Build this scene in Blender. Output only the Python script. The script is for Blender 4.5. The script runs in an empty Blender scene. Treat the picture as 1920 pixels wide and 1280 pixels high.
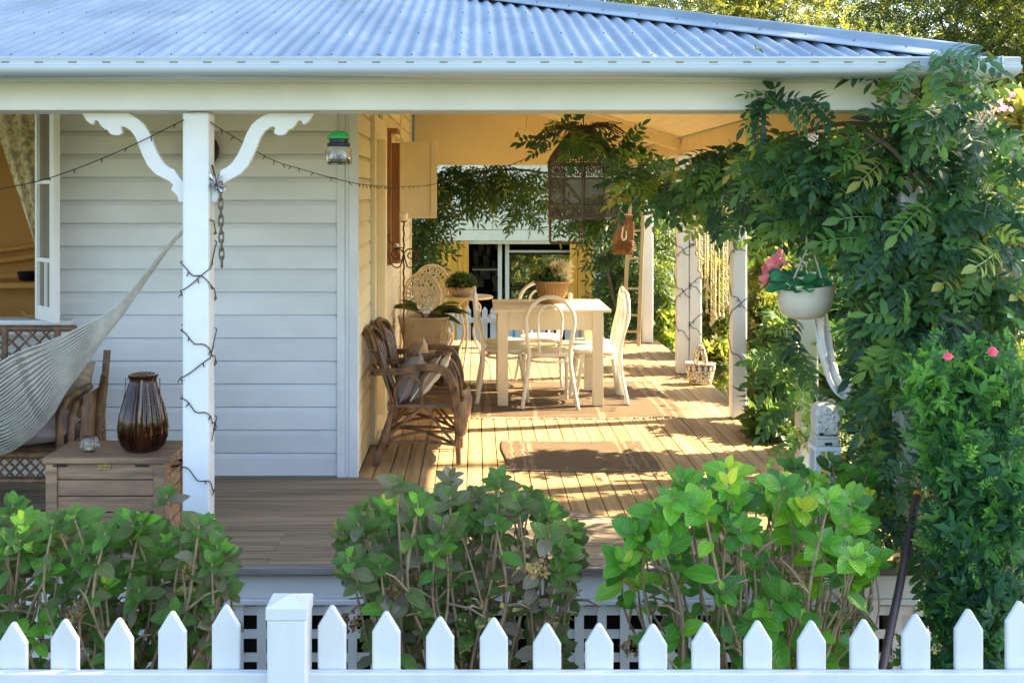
import bpy, math, random
import numpy as np
from mathutils import Vector, Matrix
R = math.radians
rnd = random.Random(7)
S = bpy.context.scene
COL = S.collection

# ------------------------------------------------------------------ camera, sky, sun, exposure
cam_data = bpy.data.cameras.new('camera')
cam = bpy.data.objects.new('camera', cam_data); COL.objects.link(cam)
cam.location = (0, 0, 1.6); cam.rotation_euler = (R(90), 0, 0)
cam_data.sensor_width = 36; cam_data.lens = 39.375
cam_data.shift_x = (960-892)/1920; cam_data.shift_y = -(640-362)/1920
cam_data.clip_start = .05; cam_data.clip_end = 400
S.camera = cam
SUN_EL, SUN_AZ = R(40), math.atan2(.975, .22)      # azimuth from +Y towards +X
world = bpy.data.worlds.new('World'); S.world = world; world.use_nodes = True
wn = world.node_tree.nodes; wl = world.node_tree.links
sky = wn.new('ShaderNodeTexSky'); sky.sky_type = 'NISHITA'; sky.sun_disc = False
sky.sun_elevation = SUN_EL; sky.sun_rotation = SUN_AZ
sky.air_density = 1.0; sky.dust_density = 1.5; sky.ozone_density = 1.4
bg = wn['Background']; bg.inputs[1].default_value = .12
wl.new(sky.outputs[0], bg.inputs[0])
sl = bpy.data.lights.new('sun', 'SUN'); sl.energy = 5.0; sl.angle = R(.6); sl.color = (1, .84, .56)
sun = bpy.data.objects.new('sun', sl); COL.objects.link(sun)
sd = Vector((.975*math.cos(SUN_EL), .22*math.cos(SUN_EL), math.sin(SUN_EL)))
sun.rotation_euler = sd.to_track_quat('Z', 'Y').to_euler()
S.view_settings.view_transform = 'Standard'; S.view_settings.look = 'None'
S.view_settings.exposure = 2.6; S.view_settings.gamma = 1
S.render.engine = 'CYCLES'
S.cycles.max_bounces = 8; S.cycles.diffuse_bounces = 4; S.cycles.transparent_max_bounces = 16
S.cycles.use_denoising = True
S.cycles.sample_clamp_indirect = 8

def W(x, y, d):
    """a point of the photograph (1920 wide) taken to the place at distance d"""
    return Vector(((x-892)/2100*d, d, 1.6-(y-362)/2100*d))
def FL(y):
    """distance at which the deck floor shows at image row y"""
    return 3360/(y-362)

# ------------------------------------------------------------------ object helpers
def tag(o, label=None, cat=None, group=None, kind=None):
    if label: o['label'] = label
    if cat: o['category'] = cat
    if group: o['group'] = group
    if kind: o['kind'] = kind
    return o
def thing(name, label, cat, loc=(0,0,0), group=None, kind=None):
    o = bpy.data.objects.new(name, None); COL.objects.link(o); o.location = loc
    o.empty_display_size = .1
    return tag(o, label, cat, group, kind)
def adopt(o, parent):
    if parent is not None:
        o.parent = parent
        if parent.parent is None:
            o.matrix_parent_inverse = Matrix.Translation(-Vector(parent.location))
def link(name, me, parent=None):
    o = bpy.data.objects.new(name, me); COL.objects.link(o); adopt(o, parent); return o
def copy_tree(o, parent=None):
    c = o.copy(); COL.objects.link(c)
    if parent is not None: c.parent = parent
    for ch in list(o.children): copy_tree(ch, c)
    return c

class MB:
    def __init__(s): s.v = []; s.f = []
    def add(s, vs, fs):
        b = len(s.v); s.v += [tuple(p) for p in vs]; s.f += [tuple(i+b for i in f) for f in fs]; return s
    def box(s, x0, x1, y0, y1, z0, z1):
        return s.add([(x0,y0,z0),(x1,y0,z0),(x1,y1,z0),(x0,y1,z0),(x0,y0,z1),(x1,y0,z1),(x1,y1,z1),(x0,y1,z1)],
                     [(0,3,2,1),(4,5,6,7),(0,1,5,4),(1,2,6,5),(2,3,7,6),(3,0,4,7)])
    def bar(s, p, q, w, h=None, up=(0,0,1)):
        p, q = Vector(p), Vector(q); h = h or w; d = (q-p).normalized(); u = Vector(up)
        if abs(d.dot(u)) > .97: u = Vector((0,1,0))
        a = d.cross(u).normalized()*w/2; b = a.cross(d).normalized()*h/2
        return s.add([p-a-b,p+a-b,p+a+b,p-a+b,q-a-b,q+a-b,q+a+b,q-a+b],
                     [(0,3,2,1),(4,5,6,7),(0,1,5,4),(1,2,6,5),(2,3,7,6),(3,0,4,7)])
    def tube(s, pts, r, n=8, closed=False, flat=1.0):
        pts = [Vector(p) for p in pts]; m = len(pts)
        rs = r if isinstance(r, (list, tuple)) else [r]*m
        vs = []; prev = None
        for i, p in enumerate(pts):
            if closed: t = pts[(i+1) % m]-pts[i-1]
            else: t = pts[min(i+1, m-1)]-pts[max(i-1, 0)]
            if t.length < 1e-9: t = Vector((0,0,1))
            t.normalize()
            if prev is None:
                u = Vector((0,0,1)) if abs(t.z) < .9 else Vector((0,1,0))
                a = t.cross(u).normalized()
            else:
                a = prev-t*prev.dot(t)
                a = a.normalized() if a.length > 1e-6 else t.orthogonal().normalized()
            prev = a; b = t.cross(a)
            for k in range(n):
                w = 2*math.pi*k/n
                vs.append(p+(a*math.cos(w)+b*math.sin(w)*flat)*rs[i])
        fs = []
        for i in range(m if closed else m-1):
            j = (i+1) % m
            for k in range(n):
                fs.append((i*n+k, i*n+(k+1) % n, j*n+(k+1) % n, j*n+k))
        if not closed:
            fs.append(tuple(range(n))[::-1]); fs.append(tuple((m-1)*n+k for k in range(n)))
        return s.add(vs, fs)
    def lathe(s, prof, c=(0,0,0), n=24, rib=0, ribn=0, sx=1, sy=1, caps=True):
        vs = []; m = len(prof)
        for r, z in prof:
            for k in range(n):
                w = 2*math.pi*k/n
                q = r*(1+rib*(abs(math.cos(w*ribn/2))-.5)) if rib else r
                vs.append((c[0]+q*math.cos(w)*sx, c[1]+q*math.sin(w)*sy, c[2]+z))
        fs = []
        for i in range(m-1):
            for k in range(n):
                fs.append((i*n+k, i*n+(k+1) % n, (i+1)*n+(k+1) % n, (i+1)*n+k))
        if caps:
            fs.append(tuple(range(n))[::-1]); fs.append(tuple((m-1)*n+k for k in range(n)))
        return s.add(vs, fs)
    def prism(s, poly, axis, a, b):
        """poly = 2D outline; axis 'y': points are (x,z), extruded from y=a to y=b; 'z': (x,y); 'x': (y,z)"""
        def P(p, t):
            return (p[0], t, p[1]) if axis == 'y' else (p[0], p[1], t) if axis == 'z' else (t, p[0], p[1])
        n = len(poly)
        vs = [P(p, a) for p in poly]+[P(p, b) for p in poly]
        fs = [tuple(range(n))[::-1], tuple(range(n, 2*n))]+[(i, (i+1) % n, n+(i+1) % n, n+i) for i in range(n)]
        return s.add(vs, fs)
    def grid(s, fn, nu, nv, wrap=False):
        vs = [fn(i/nu, j/nv) for i in range(nu+1) for j in range(nv+1)]
        fs = [(i*(nv+1)+j, (i+1)*(nv+1)+j, (i+1)*(nv+1)+j+1, i*(nv+1)+j+1) for i in range(nu) for j in range(nv)]
        return s.add(vs, fs)
    def ball(s, c, r, n=10, m=7, sc=(1,1,1)):
        vs = []; fs = []
        for i in range(m+1):
            t = math.pi*i/m
            for k in range(n):
                w = 2*math.pi*k/n
                vs.append((c[0]+r*sc[0]*math.sin(t)*math.cos(w), c[1]+r*sc[1]*math.sin(t)*math.sin(w), c[2]+r*sc[2]*math.cos(t)))
        for i in range(m):
            for k in range(n):
                fs.append((i*n+k, (i+1)*n+k, (i+1)*n+(k+1) % n, i*n+(k+1) % n))
        return s.add(vs, fs)
    def mesh(s, name, m, smooth=False):
        me = bpy.data.meshes.new(name); me.from_pydata(s.v, [], s.f); me.update()
        if m is not None:
            me.materials.append(m)
        import bmesh as _b
        bm = _b.new(); bm.from_mesh(me); _b.ops.recalc_face_normals(bm, faces=bm.faces); bm.to_mesh(me); bm.free()
        if smooth:
            me.polygons.foreach_set('use_smooth', [True]*len(me.polygons))
            me.set_sharp_from_angle(angle=R(50))
        return me
    def build(s, name, m, parent=None, smooth=False, bevel=0):
        o = link(name, s.mesh(name, m, smooth), parent)
        if bevel:
            b = o.modifiers.new('bevel', 'BEVEL'); b.width = bevel; b.segments = 2; b.limit_method = 'ANGLE'; b.angle_limit = R(40)
        return o

def curve_pts(ctrl, n=12):
    """Catmull-Rom through the control points"""
    c = [Vector(p) for p in ctrl]; out = []
    for i in range(len(c)-1):
        p0 = c[i-1] if i else c[0]*2-c[1]; p1 = c[i]; p2 = c[i+1]
        p3 = c[i+2] if i+2 < len(c) else c[-1]*2-c[-2]
        for k in range(n):
            t = k/n
            out.append(.5*((2*p1)+(p2-p0)*t+(2*p0-5*p1+4*p2-p3)*t*t+(3*p1-p0-3*p2+p3)*t**3))
    out.append(c[-1]); return out

# ------------------------------------------------------------------ materials
def nm(name):
    m = bpy.data.materials.new(name); m.use_nodes = True
    t = m.node_tree; b = t.nodes['Principled BSDF']; return m, t, b
def pmat(name, col, rough=.55, var=.1, scale=3, stretch=(1,1,1), col2=None, mix=.5, bump=0, bscale=60, bstretch=None, metal=0,
         spec=.5, orand=0, detail=6, coat=0, sub=0, trans=0, alpha=1, contrast=(.35,.68)):
    m, t, b = nm(name); N = t.nodes; L = t.links
    tc = N.new('ShaderNodeTexCoord'); oi = N.new('ShaderNodeObjectInfo')
    sc = N.new('ShaderNodeVectorMath'); sc.operation = 'SCALE'; sc.inputs[0].default_value = (31, 17, 23)
    L.new(oi.outputs['Random'], sc.inputs['Scale'])
    ad = N.new('ShaderNodeVectorMath'); ad.operation = 'ADD'
    L.new(tc.outputs['Object'], ad.inputs[0]); L.new(sc.outputs[0], ad.inputs[1])
    mp = N.new('ShaderNodeMapping'); mp.inputs['Scale'].default_value = stretch; L.new(ad.outputs[0], mp.inputs[0])
    nz = N.new('ShaderNodeTexNoise'); nz.inputs['Scale'].default_value = scale; nz.inputs['Detail'].default_value = detail
    nz.inputs['Roughness'].default_value = .62
    L.new(mp.outputs[0], nz.inputs['Vector'])
    cr = N.new('ShaderNodeValToRGB')
    c = Vector(col); c2 = Vector(col2) if col2 else c*(1-2*var)
    lo = c2 if col2 else c2
    cr.color_ramp.elements[0].position = contrast[0]; cr.color_ramp.elements[1].position = contrast[1]
    cr.color_ramp.elements[0].color = (*lo, 1); cr.color_ramp.elements[1].color = (*c, 1)
    L.new(nz.outputs['Fac'], cr.inputs[0])
    out = cr.outputs[0]
    if orand:
        hv = N.new('ShaderNodeHueSaturation'); mr = N.new('ShaderNodeMapRange')
        mr.inputs['To Min'].default_value = 1-orand; mr.inputs['To Max'].default_value = 1+orand
        L.new(oi.outputs['Random'], mr.inputs[0]); L.new(mr.outputs[0], hv.inputs['Value']); L.new(out, hv.inputs['Color']); out = hv.outputs[0]
    L.new(out, b.inputs['Base Color'])
    b.inputs['Roughness'].default_value = rough; b.inputs['Metallic'].default_value = metal
    b.inputs['Specular IOR Level'].default_value = spec; b.inputs['Coat Weight'].default_value = coat
    b.inputs['Transmission Weight'].default_value = trans; b.inputs['Alpha'].default_value = alpha
    rr = N.new('ShaderNodeMapRange'); rr.inputs['To Min'].default_value = min(1, rough+.12); rr.inputs['To Max'].default_value = max(.02, rough-.08)
    L.new(nz.outputs['Fac'], rr.inputs[0]); L.new(rr.outputs[0], b.inputs['Roughness'])
    if bump:
        m2 = N.new('ShaderNodeMapping'); m2.inputs['Scale'].default_value = bstretch or stretch; L.new(ad.outputs[0], m2.inputs[0])
        n2 = N.new('ShaderNodeTexNoise'); n2.inputs['Scale'].default_value = bscale; n2.inputs['Detail'].default_value = 4
        L.new(m2.outputs[0], n2.inputs['Vector'])
        bp = N.new('ShaderNodeBump'); bp.inputs['Strength'].default_value = bump; bp.inputs['Distance'].default_value = .004
        L.new(n2.outputs['Fac'], bp.inputs['Height']); L.new(bp.outputs[0], b.inputs['Normal'])
    return m
def weave(name, col, dark, sx, sz, rough=.6, axis='XZ', depth=.6):
    """woven cane: two crossed waves give colour grain and relief"""
    m, t, b = nm(name); N = t.nodes; L = t.links
    tc = N.new('ShaderNodeTexCoord')
    mp = N.new('ShaderNodeMapping'); L.new(tc.outputs['Object'], mp.inputs[0])
    def wv(scale, direction):
        w = N.new('ShaderNodeTexWave'); w.wave_type = 'BANDS'; w.bands_direction = direction; w.inputs['Scale'].default_value = scale
        w.inputs['Distortion'].default_value = 1.2; w.inputs['Detail'].default_value = 2; L.new(mp.outputs[0], w.inputs['Vector']); return w
    a = wv(sx, axis[0]); c = wv(sz, axis[1])
    mu = N.new('ShaderNodeMath'); mu.operation = 'MULTIPLY'; L.new(a.outputs['Fac'], mu.inputs[0]); L.new(c.outputs['Fac'], mu.inputs[1])
    nz = N.new('ShaderNodeTexNoise'); nz.inputs['Scale'].default_value = 9; nz.inputs['Detail'].default_value = 5
    L.new(tc.outputs['Object'], nz.inputs['Vector'])
    ad = N.new('ShaderNodeMath'); ad.operation = 'MULTIPLY_ADD'; L.new(nz.outputs['Fac'], ad.inputs[0]); ad.inputs[1].default_value = .5; L.new(mu.outputs[0], ad.inputs[2])
    cr = N.new('ShaderNodeValToRGB'); cr.color_ramp.elements[0].position = .12; cr.color_ramp.elements[1].position = .6
    cr.color_ramp.elements[0].color = (*dark, 1); cr.color_ramp.elements[1].color = (*col, 1)
    L.new(ad.outputs[0], cr.inputs[0]); L.new(cr.outputs[0], b.inputs['Base Color'])
    bp = N.new('ShaderNodeBump'); bp.inputs['Strength'].default_value = depth; bp.inputs['Distance'].default_value = .006
    L.new(mu.outputs[0], bp.inputs['Height']); L.new(bp.outputs[0], b.inputs['Normal'])
    b.inputs['Roughness'].default_value = rough
    return m
def leafmat(name, stops, rough=.42, trans=.35, tcol=None, vein=.25, spec=.5):
    """leaf: colour by the leaf's own tint, pale veins from its UV map, light let through"""
    m, t, b = nm(name); N = t.nodes; L = t.links
    at = N.new('ShaderNodeAttribute'); at.attribute_name = 'tint'
    oi = N.new('ShaderNodeObjectInfo')
    ma = N.new('ShaderNodeMath'); ma.operation = 'MULTIPLY_ADD'; ma.inputs[1].default_value = .22
    L.new(oi.outputs['Random'], ma.inputs[0]); L.new(at.outputs['Fac'], ma.inputs[2])
    cr = N.new('ShaderNodeValToRGB'); e = cr.color_ramp.elements
    while len(e) < len(stops): e.new(.5)
    for k, (p, c) in enumerate(stops): e[k].position = p; e[k].color = (*c, 1)
    L.new(ma.outputs[0], cr.inputs[0])
    uv = N.new('ShaderNodeUVMap'); sp = N.new('ShaderNodeSeparateXYZ'); L.new(uv.outputs[0], sp.inputs[0])
    def mth(op, a, bb=None, c=None):
        q = N.new('ShaderNodeMath'); q.operation = op
        for i, v in enumerate((a, bb, c)):
            if v is None: continue
            if isinstance(v, (int, float)): q.inputs[i].default_value = v
            else: L.new(v, q.inputs[i])
        return q.outputs[0]
    du = mth('ABSOLUTE', mth('SUBTRACT', sp.outputs[0], .5))
    mid = mth('LESS_THAN', du, .035)
    side = mth('LESS_THAN', mth('FRACT', mth('SUBTRACT', mth('MULTIPLY', sp.outputs[1], 7), mth('MULTIPLY', du, 5))), .14)
    rim = mth('MULTIPLY', mth('GREATER_THAN', du, .455), .7)
    vn = mth('MULTIPLY', mth('MAXIMUM', rim, mth('MAXIMUM', mid, mth('MULTIPLY', side, .6))), vein)
    quilt = mth('SINE', mth('MULTIPLY', mth('SUBTRACT', mth('MULTIPLY', sp.outputs[1], 7), mth('MULTIPLY', du, 5)), 6.283))
    mx = N.new('ShaderNodeMix'); mx.data_type = 'RGBA'; L.new(vn, mx.inputs[0]); L.new(cr.outputs[0], mx.inputs[6])
    hs = N.new('ShaderNodeHueSaturation'); hs.inputs['Value'].default_value = 2.2; hs.inputs['Saturation'].default_value = .8
    L.new(cr.outputs[0], hs.inputs['Color']); L.new(hs.outputs[0], mx.inputs[7])
    L.new(mx.outputs[2], b.inputs['Base Color']); b.inputs['Roughness'].default_value = rough
    b.inputs['Specular IOR Level'].default_value = spec
    bp = N.new('ShaderNodeBump'); bp.inputs['Strength'].default_value = .6; bp.inputs['Distance'].default_value = .003
    L.new(mth('MULTIPLY', quilt, vein*1.6), bp.inputs['Height']); L.new(bp.outputs[0], b.inputs['Normal'])
    tr = N.new('ShaderNodeBsdfTranslucent'); h2 = N.new('ShaderNodeHueSaturation'); h2.inputs['Value'].default_value = 2.6
    h2.inputs['Hue'].default_value = .48; h2.inputs['Saturation'].default_value = 1.05
    L.new(mx.outputs[2], h2.inputs['Color']); L.new(h2.outputs[0], tr.inputs[0])
    ms = N.new('ShaderNodeMixShader'); ms.inputs[0].default_value = trans
    L.new(b.outputs[0], ms.inputs[1]); L.new(tr.outputs[0], ms.inputs[2]); L.new(ms.outputs[0], N['Material Output'].inputs[0])
    return m
def glassmat(name, col, rough=.02, ior=1.45, tint_mix=0):
    m, t, b = nm(name)
    b.inputs['Base Color'].default_value = (*col, 1); b.inputs['Transmission Weight'].default_value = 1
    b.inputs['Roughness'].default_value = rough; b.inputs['IOR'].default_value = ior
    return m

PW = (.80, .81, .80)
M = dict(
 fence=pmat('fence_paint', (.64,.66,.675), .35, .06, 6, stretch=(1,1,.25), bump=.10, bscale=30, spec=.5, orand=.02),
 trim=pmat('white_trim_paint', (.77,.78,.78), .42, .05, 3, bump=.08, bscale=60),
 board=pmat('weatherboard_paint', (.74,.76,.77), .5, .09, 2.5, stretch=(.5,1,.8), bump=.12, bscale=70, bstretch=(.15,1,1), orand=.03),
 cream=pmat('cream_ceiling_paint', (.78,.62,.33), .5, .05, 2, bump=.08, bscale=50, orand=.02),
 sideboard=pmat('bounce_warmed_weatherboard_paint', (.80,.69,.44), .5, .06, 2, stretch=(1,.35,1), bump=.1, bscale=60, orand=.03),  # white house paint, yellowed in its colour for the warm bounce light
 timber=pmat('orange_timber', (.42,.17,.035), .4, .2, 5, stretch=(8,8,.6), bump=.15, bscale=40),
 yellowdoor=pmat('yellow_timber', (.78,.36,.025), .5, .15, 4, stretch=(7,7,.5), orand=.08),
 deck=pmat('deck_board_wood', (.52,.36,.17), .55, .2, 9, stretch=(2.5,.12,2.5), col2=(.27,.17,.085), bump=.3, bscale=30, bstretch=(6,.3,6), orand=.13),
 deckfront=pmat('weathered_deck_wood', (.40,.31,.20), .7, .2, 11, stretch=(.10,3,3), col2=(.15,.11,.075), bump=.6, bscale=30, bstretch=(.3,6,6), orand=.16),
 deckedge=pmat('grey_deck_edge_wood', (.30,.27,.24), .7, .2, 9, stretch=(.15,3,3), col2=(.10,.085,.075), bump=.4, bscale=30, bstretch=(.3,5,5)),
 roof=pmat('galvanised_roof', (.255,.32,.37), .5, .1, 3, stretch=(1,.25,1), col2=(.155,.21,.255), metal=.12, spec=.5, orand=.05),
 gutter=pmat('gutter_paint', (.42,.49,.55), .3, .05, 3, stretch=(.3,1,1), spec=.6, metal=.25),
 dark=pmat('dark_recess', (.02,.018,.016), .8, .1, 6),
 soil=pmat('garden_soil', (.085,.06,.04), .95, .3, 8, bump=.8, bscale=30),
 lawn=pmat('lawn_ground', (.12,.14,.05), .95, .3, 5, col2=(.07,.085,.03), bump=.6, bscale=60),
 roomwall=pmat('ochre_room_wall', (.66,.34,.08), .7, .06, 3),
 roomfloor=pmat('room_floor_wood', (.28,.16,.07), .5, .2, 6, stretch=(.2,3,3)),
 lace=pmat('cream_lace', (.72,.60,.38), .9, .25, 30, bump=.4, bscale=80, contrast=(.42,.55)),
 chest=pmat('chest_teak', (.42,.25,.135), .65, .2, 7, stretch=(.4,4,4), col2=(.17,.105,.065), bump=.3, bscale=40, bstretch=(.4,6,6), orand=.12),
 rattan=pmat('dark_rattan', (.25,.14,.065), .42, .25, 14, bump=.2, bscale=60, col2=(.06,.03,.015), orand=.15),
 rattan2=pmat('brown_rattan', (.23,.13,.06), .45, .25, 14, bump=.3, bscale=60, col2=(.075,.04,.02)),
 pink=pmat('pale_pink_fabric', (.62,.50,.55), .9, .08, 6, bump=.3, bscale=200),
 fluffy=pmat('tan_fluffy_fabric', (.48,.36,.25), .95, .2, 40, bump=1, bscale=120),
 taupe=pmat('taupe_fabric', (.27,.22,.19), .9, .1, 8, bump=.3, bscale=220),
 tan=pmat('tan_fabric', (.46,.33,.18), .9, .1, 8, bump=.3, bscale=220),
 creamfab=pmat('cream_fabric', (.72,.64,.48), .9, .06, 8, bump=.3, bscale=220),
 hessian=pmat('brown_hessian', (.20,.10,.055), .95, .2, 20, bump=.8, bscale=150),
 net=pmat('hammock_net', (.24,.23,.21), .9, .12, 20, bump=.4, bscale=150),
 cagewood=pmat('grey_cage_cane', (.17,.125,.075), .6, .25, 14, bump=.3, bscale=60, col2=(.07,.05,.03)),
 cord=pmat('hammock_cord', (.58,.57,.53), .85, .12, 20, bump=.4, bscale=150),
 brass=pmat('old_brass', (.50,.37,.14), .45, .2, 40, metal=.8, bump=.8, bscale=120),
 iron=pmat('rusty_iron', (.13,.055,.03), .6, .25, 30, metal=.4, bump=.4, bscale=90),
 blackwire=pmat('dark_cable', (.028,.026,.022), .5, .1, 20),
 blackmetal=pmat('black_metal', (.02,.02,.028), .45, .2, 10, metal=.3),
 steel=pmat('dull_chain_steel', (.20,.18,.15), .45, .2, 60, metal=.8),
 silver=pmat('silver_tinsel', (.75,.77,.82), .25, .2, 60, metal=.9),
 table=pmat('ivory_table_paint', (.80,.70,.49), .4, .05, 3, stretch=(1,1,1), bump=.08, bscale=40),
 chair=pmat('ivory_chair_paint', (.80,.75,.62), .38, .06, 5),
 rug=weave('brown_jute_rug', (.29,.195,.11), (.13,.08,.042), 40, 90, .95, 'XY', 1),
 rugband=weave('light_jute_band', (.46,.34,.21), (.24,.165,.09), 40, 90, .95, 'XY', 1),
 basket=weave('honey_wicker', (.55,.33,.12), (.19,.09,.025), 26, 40, .55, 'XZ', 1),
 planter=weave('pale_woven_palm', (.84,.68,.42), (.50,.36,.18), 30, 30, .8, 'XZ', 1),
 bistro=pmat('aged_cream_metal', (.66,.56,.36), .55, .15, 14, metal=.1, bump=.3, bscale=60),
 clay=pmat('sandy_clay', (.46,.30,.15), .75, .12, 10, bump=.3, bscale=80),
 wax=pmat('candle_wax', (.80,.70,.50), .5, .05, 8, sub=.2),
 potcream=pmat('cream_stone_pot', (.66,.60,.48), .6, .1, 7, bump=.25, bscale=60),
 stone=pmat('white_carved_stone', (.68,.65,.58), .7, .15, 14, bump=.4, bscale=60),
 oldstone=pmat('mossy_stone', (.30,.26,.19), .9, .3, 9, bump=.8, bscale=30),
 canvas=pmat('white_canvas', (.76,.75,.73), .85, .05, 5, bump=.2, bscale=120),
 rope=pmat('pale_rope', (.60,.52,.38), .9, .15, 30, bump=.6, bscale=120),
 bead=pmat('straw_beads', (.66,.52,.27), .5, .2, 40),
 shedw=pmat('pale_shed_paint', (.80,.75,.52), .55, .07, 3, orand=.03),
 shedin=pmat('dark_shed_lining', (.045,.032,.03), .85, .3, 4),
 car=pmat('dark_car_paint', (.018,.012,.016), .18, .1, 3, coat=.8),
 teal=pmat('teal_plastic', (.02,.28,.33), .4, .1, 4),
 ladder=pmat('old_ladder_wood', (.52,.42,.24), .7, .15, 6, stretch=(5,5,.4), bump=.3, bscale=50),
 signwood=pmat('carved_sign_wood', (.30,.125,.03), .6, .25, 8, stretch=(4,4,1), bump=.5, bscale=40),
 bark=pmat('bark', (.13,.095,.06), .95, .3, 9, stretch=(3,3,.5), bump=1, bscale=14, bstretch=(3,3,.6)),
 stem=pmat('tan_woody_stem', (.36,.26,.155), .85, .25, 16, stretch=(2,2,.7), bump=.5, bscale=60),
 vinestem=pmat('vine_stem', (.15,.11,.065), .9, .25, 12, bump=.5, bscale=50),
 pole=pmat('brown_metal_pole', (.075,.045,.045), .4, .15, 8, spec=.6),
 greenplastic=pmat('green_plastic', (.012,.33,.06), .35, .05, 4),
 flies=pmat('dark_debris', (.03,.022,.018), .9, .3, 90, bump=1, bscale=120),
 ledger=pmat('grey_gauze', (.10,.085,.05), .9, .2, 60),
 bluegrey=pmat('grey_green_planter_box', (.12,.13,.09), .7, .2, 5),
)
M['glass'] = glassmat('clear_glass', (.95,.97,.96))
M['amber'] = glassmat('amber_glass', (.27,.14,.085), .05)
M['window_glass'] = glassmat('window_glass', (.9,.93,.92), .02, 1.1)
def gauze(name, col, a):
    m, t, b = nm(name); b.inputs['Base Color'].default_value = (*col, 1); b.inputs['Roughness'].default_value = .9
    b.inputs['Alpha'].default_value = a; return m
M['gauze'] = gauze('fine_wire_gauze', (.11,.085,.045), .66)
G = dict(
 hyd=leafmat('hydrangea_leaf', [(0,(.035,.085,.02)),(.3,(.05,.17,.02)),(.6,(.085,.29,.018)),(.85,(.19,.42,.02)),(1,(.40,.48,.04))], .3, .3),
 hydold=leafmat('worn_hydrangea_leaf', [(0,(.24,.20,.15)),(.08,(.17,.17,.11)),(.2,(.105,.13,.04)),(.38,(.07,.14,.025)),(.66,(.075,.19,.025)),(.86,(.12,.33,.02)),(1,(.32,.46,.04))], .42, .25, spec=.35),
 wist=leafmat('wisteria_leaf', [(0,(.07,.055,.025)),(.07,(.018,.055,.034)),(.38,(.027,.085,.032)),(.55,(.05,.135,.045)),(.75,(.085,.20,.035)),(.92,(.16,.28,.04)),(1,(.28,.28,.05))], .34, .28),
 azalea=leafmat('azalea_leaf', [(0,(.015,.06,.03)),(.5,(.035,.12,.045)),(.8,(.07,.22,.045)),(1,(.16,.38,.05))], .3, .28),
 tree=leafmat('tree_leaf', [(0,(.018,.034,.010)),(.42,(.042,.066,.013)),(.72,(.095,.12,.02)),(.9,(.16,.17,.028)),(1,(.27,.24,.05))], .4, .5, vein=.1),
 far=leafmat('vine_leaf', [(0,(.02,.045,.016)),(.5,(.04,.08,.02)),(.85,(.08,.14,.025)),(1,(.2,.24,.04))], .4, .42, vein=.1),
 dry=leafmat('dry_leaf', [(0,(.13,.085,.04)),(.5,(.25,.175,.085)),(1,(.36,.27,.12))], .7, .4, vein=.1),
 begonia=leafmat('begonia_leaf', [(0,(.015,.12,.06)),(.6,(.02,.20,.08)),(1,(.06,.32,.10))], .32, .2, vein=.5),
 flower=leafmat('pink_petal', [(0,(.50,.16,.20)),(.5,(.62,.26,.30)),(1,(.75,.42,.42))], .6, .35, vein=0),
 azflower=leafmat('bright_pink_petal', [(0,(.55,.10,.16)),(1,(.68,.22,.28))], .6, .35, vein=0),
 heather=leafmat('pale_heather', [(0,(.34,.33,.16)),(.6,(.48,.44,.26)),(1,(.58,.48,.36))], .7, .3, vein=0),
)

# ------------------------------------------------------------------ leaves
def leaf_base(w=.55, fold=.12, curl=.15, n=5, shape='ovate'):
    """one leaf, length 1 along +Y, face up +Z: a folded, curved blade of 2n quads"""
    vs = []; uv = []; fs = []
    if shape == 'diamond':      # far leaves: one bent quad
        return (np.array([(0, 0, 0), (w*.5, .42, fold*w), (0, 1, -curl), (-w*.5, .42, fold*w)]), np.array([(0, 1, 2, 3)]), np.array([(.5, 0), (1, .42), (.5, 1), (0, .42)]))
    for i in range(n+1):
        t = i/n
        if shape == 'ovate': ww = w*(math.sin(math.pi*min(1, t*.92+.06))**.75)*(1-.28*t)
        elif shape == 'round': ww = w*math.sqrt(max(0, 1-(2*t-1)**2))+.02
        else: ww = w*math.sin(math.pi*(t*.96+.03))
        if i == n: ww = .012
        z = -curl*t*t
        for u in (-.5, 0, .5):
            vs.append((u*ww, t, z+fold*abs(u)*2*ww)); uv.append((u+.5, t))
    for i in range(n):
        for k in (0, 1):
            a = i*3+k; fs.append((a, a+1, a+4, a+3))
    return np.array(vs), np.array(fs), np.array(uv)
def merge_bases(lst):
    V = []; F = []; U = []; b = 0
    for v, f, u in lst:
        V.append(v); F.append(f+b); U.append(u); b += len(v)
    return np.concatenate(V), np.concatenate(F), np.concatenate(U)
def rot(dirv, nrm):
    d = Vector(dirv).normalized(); n = Vector(nrm); n = n-d*n.dot(d)
    n = n.normalized() if n.length > 1e-5 else d.orthogonal().normalized()
    x = d.cross(n)
    return np.array([[x.x, d.x, n.x], [x.y, d.y, n.y], [x.z, d.z, n.z]])
def put(base, pos, dirv, nrm, s):
    v, f, u = base
    return (v*s)@rot(dirv, nrm).T+np.array(pos), f, u
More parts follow.
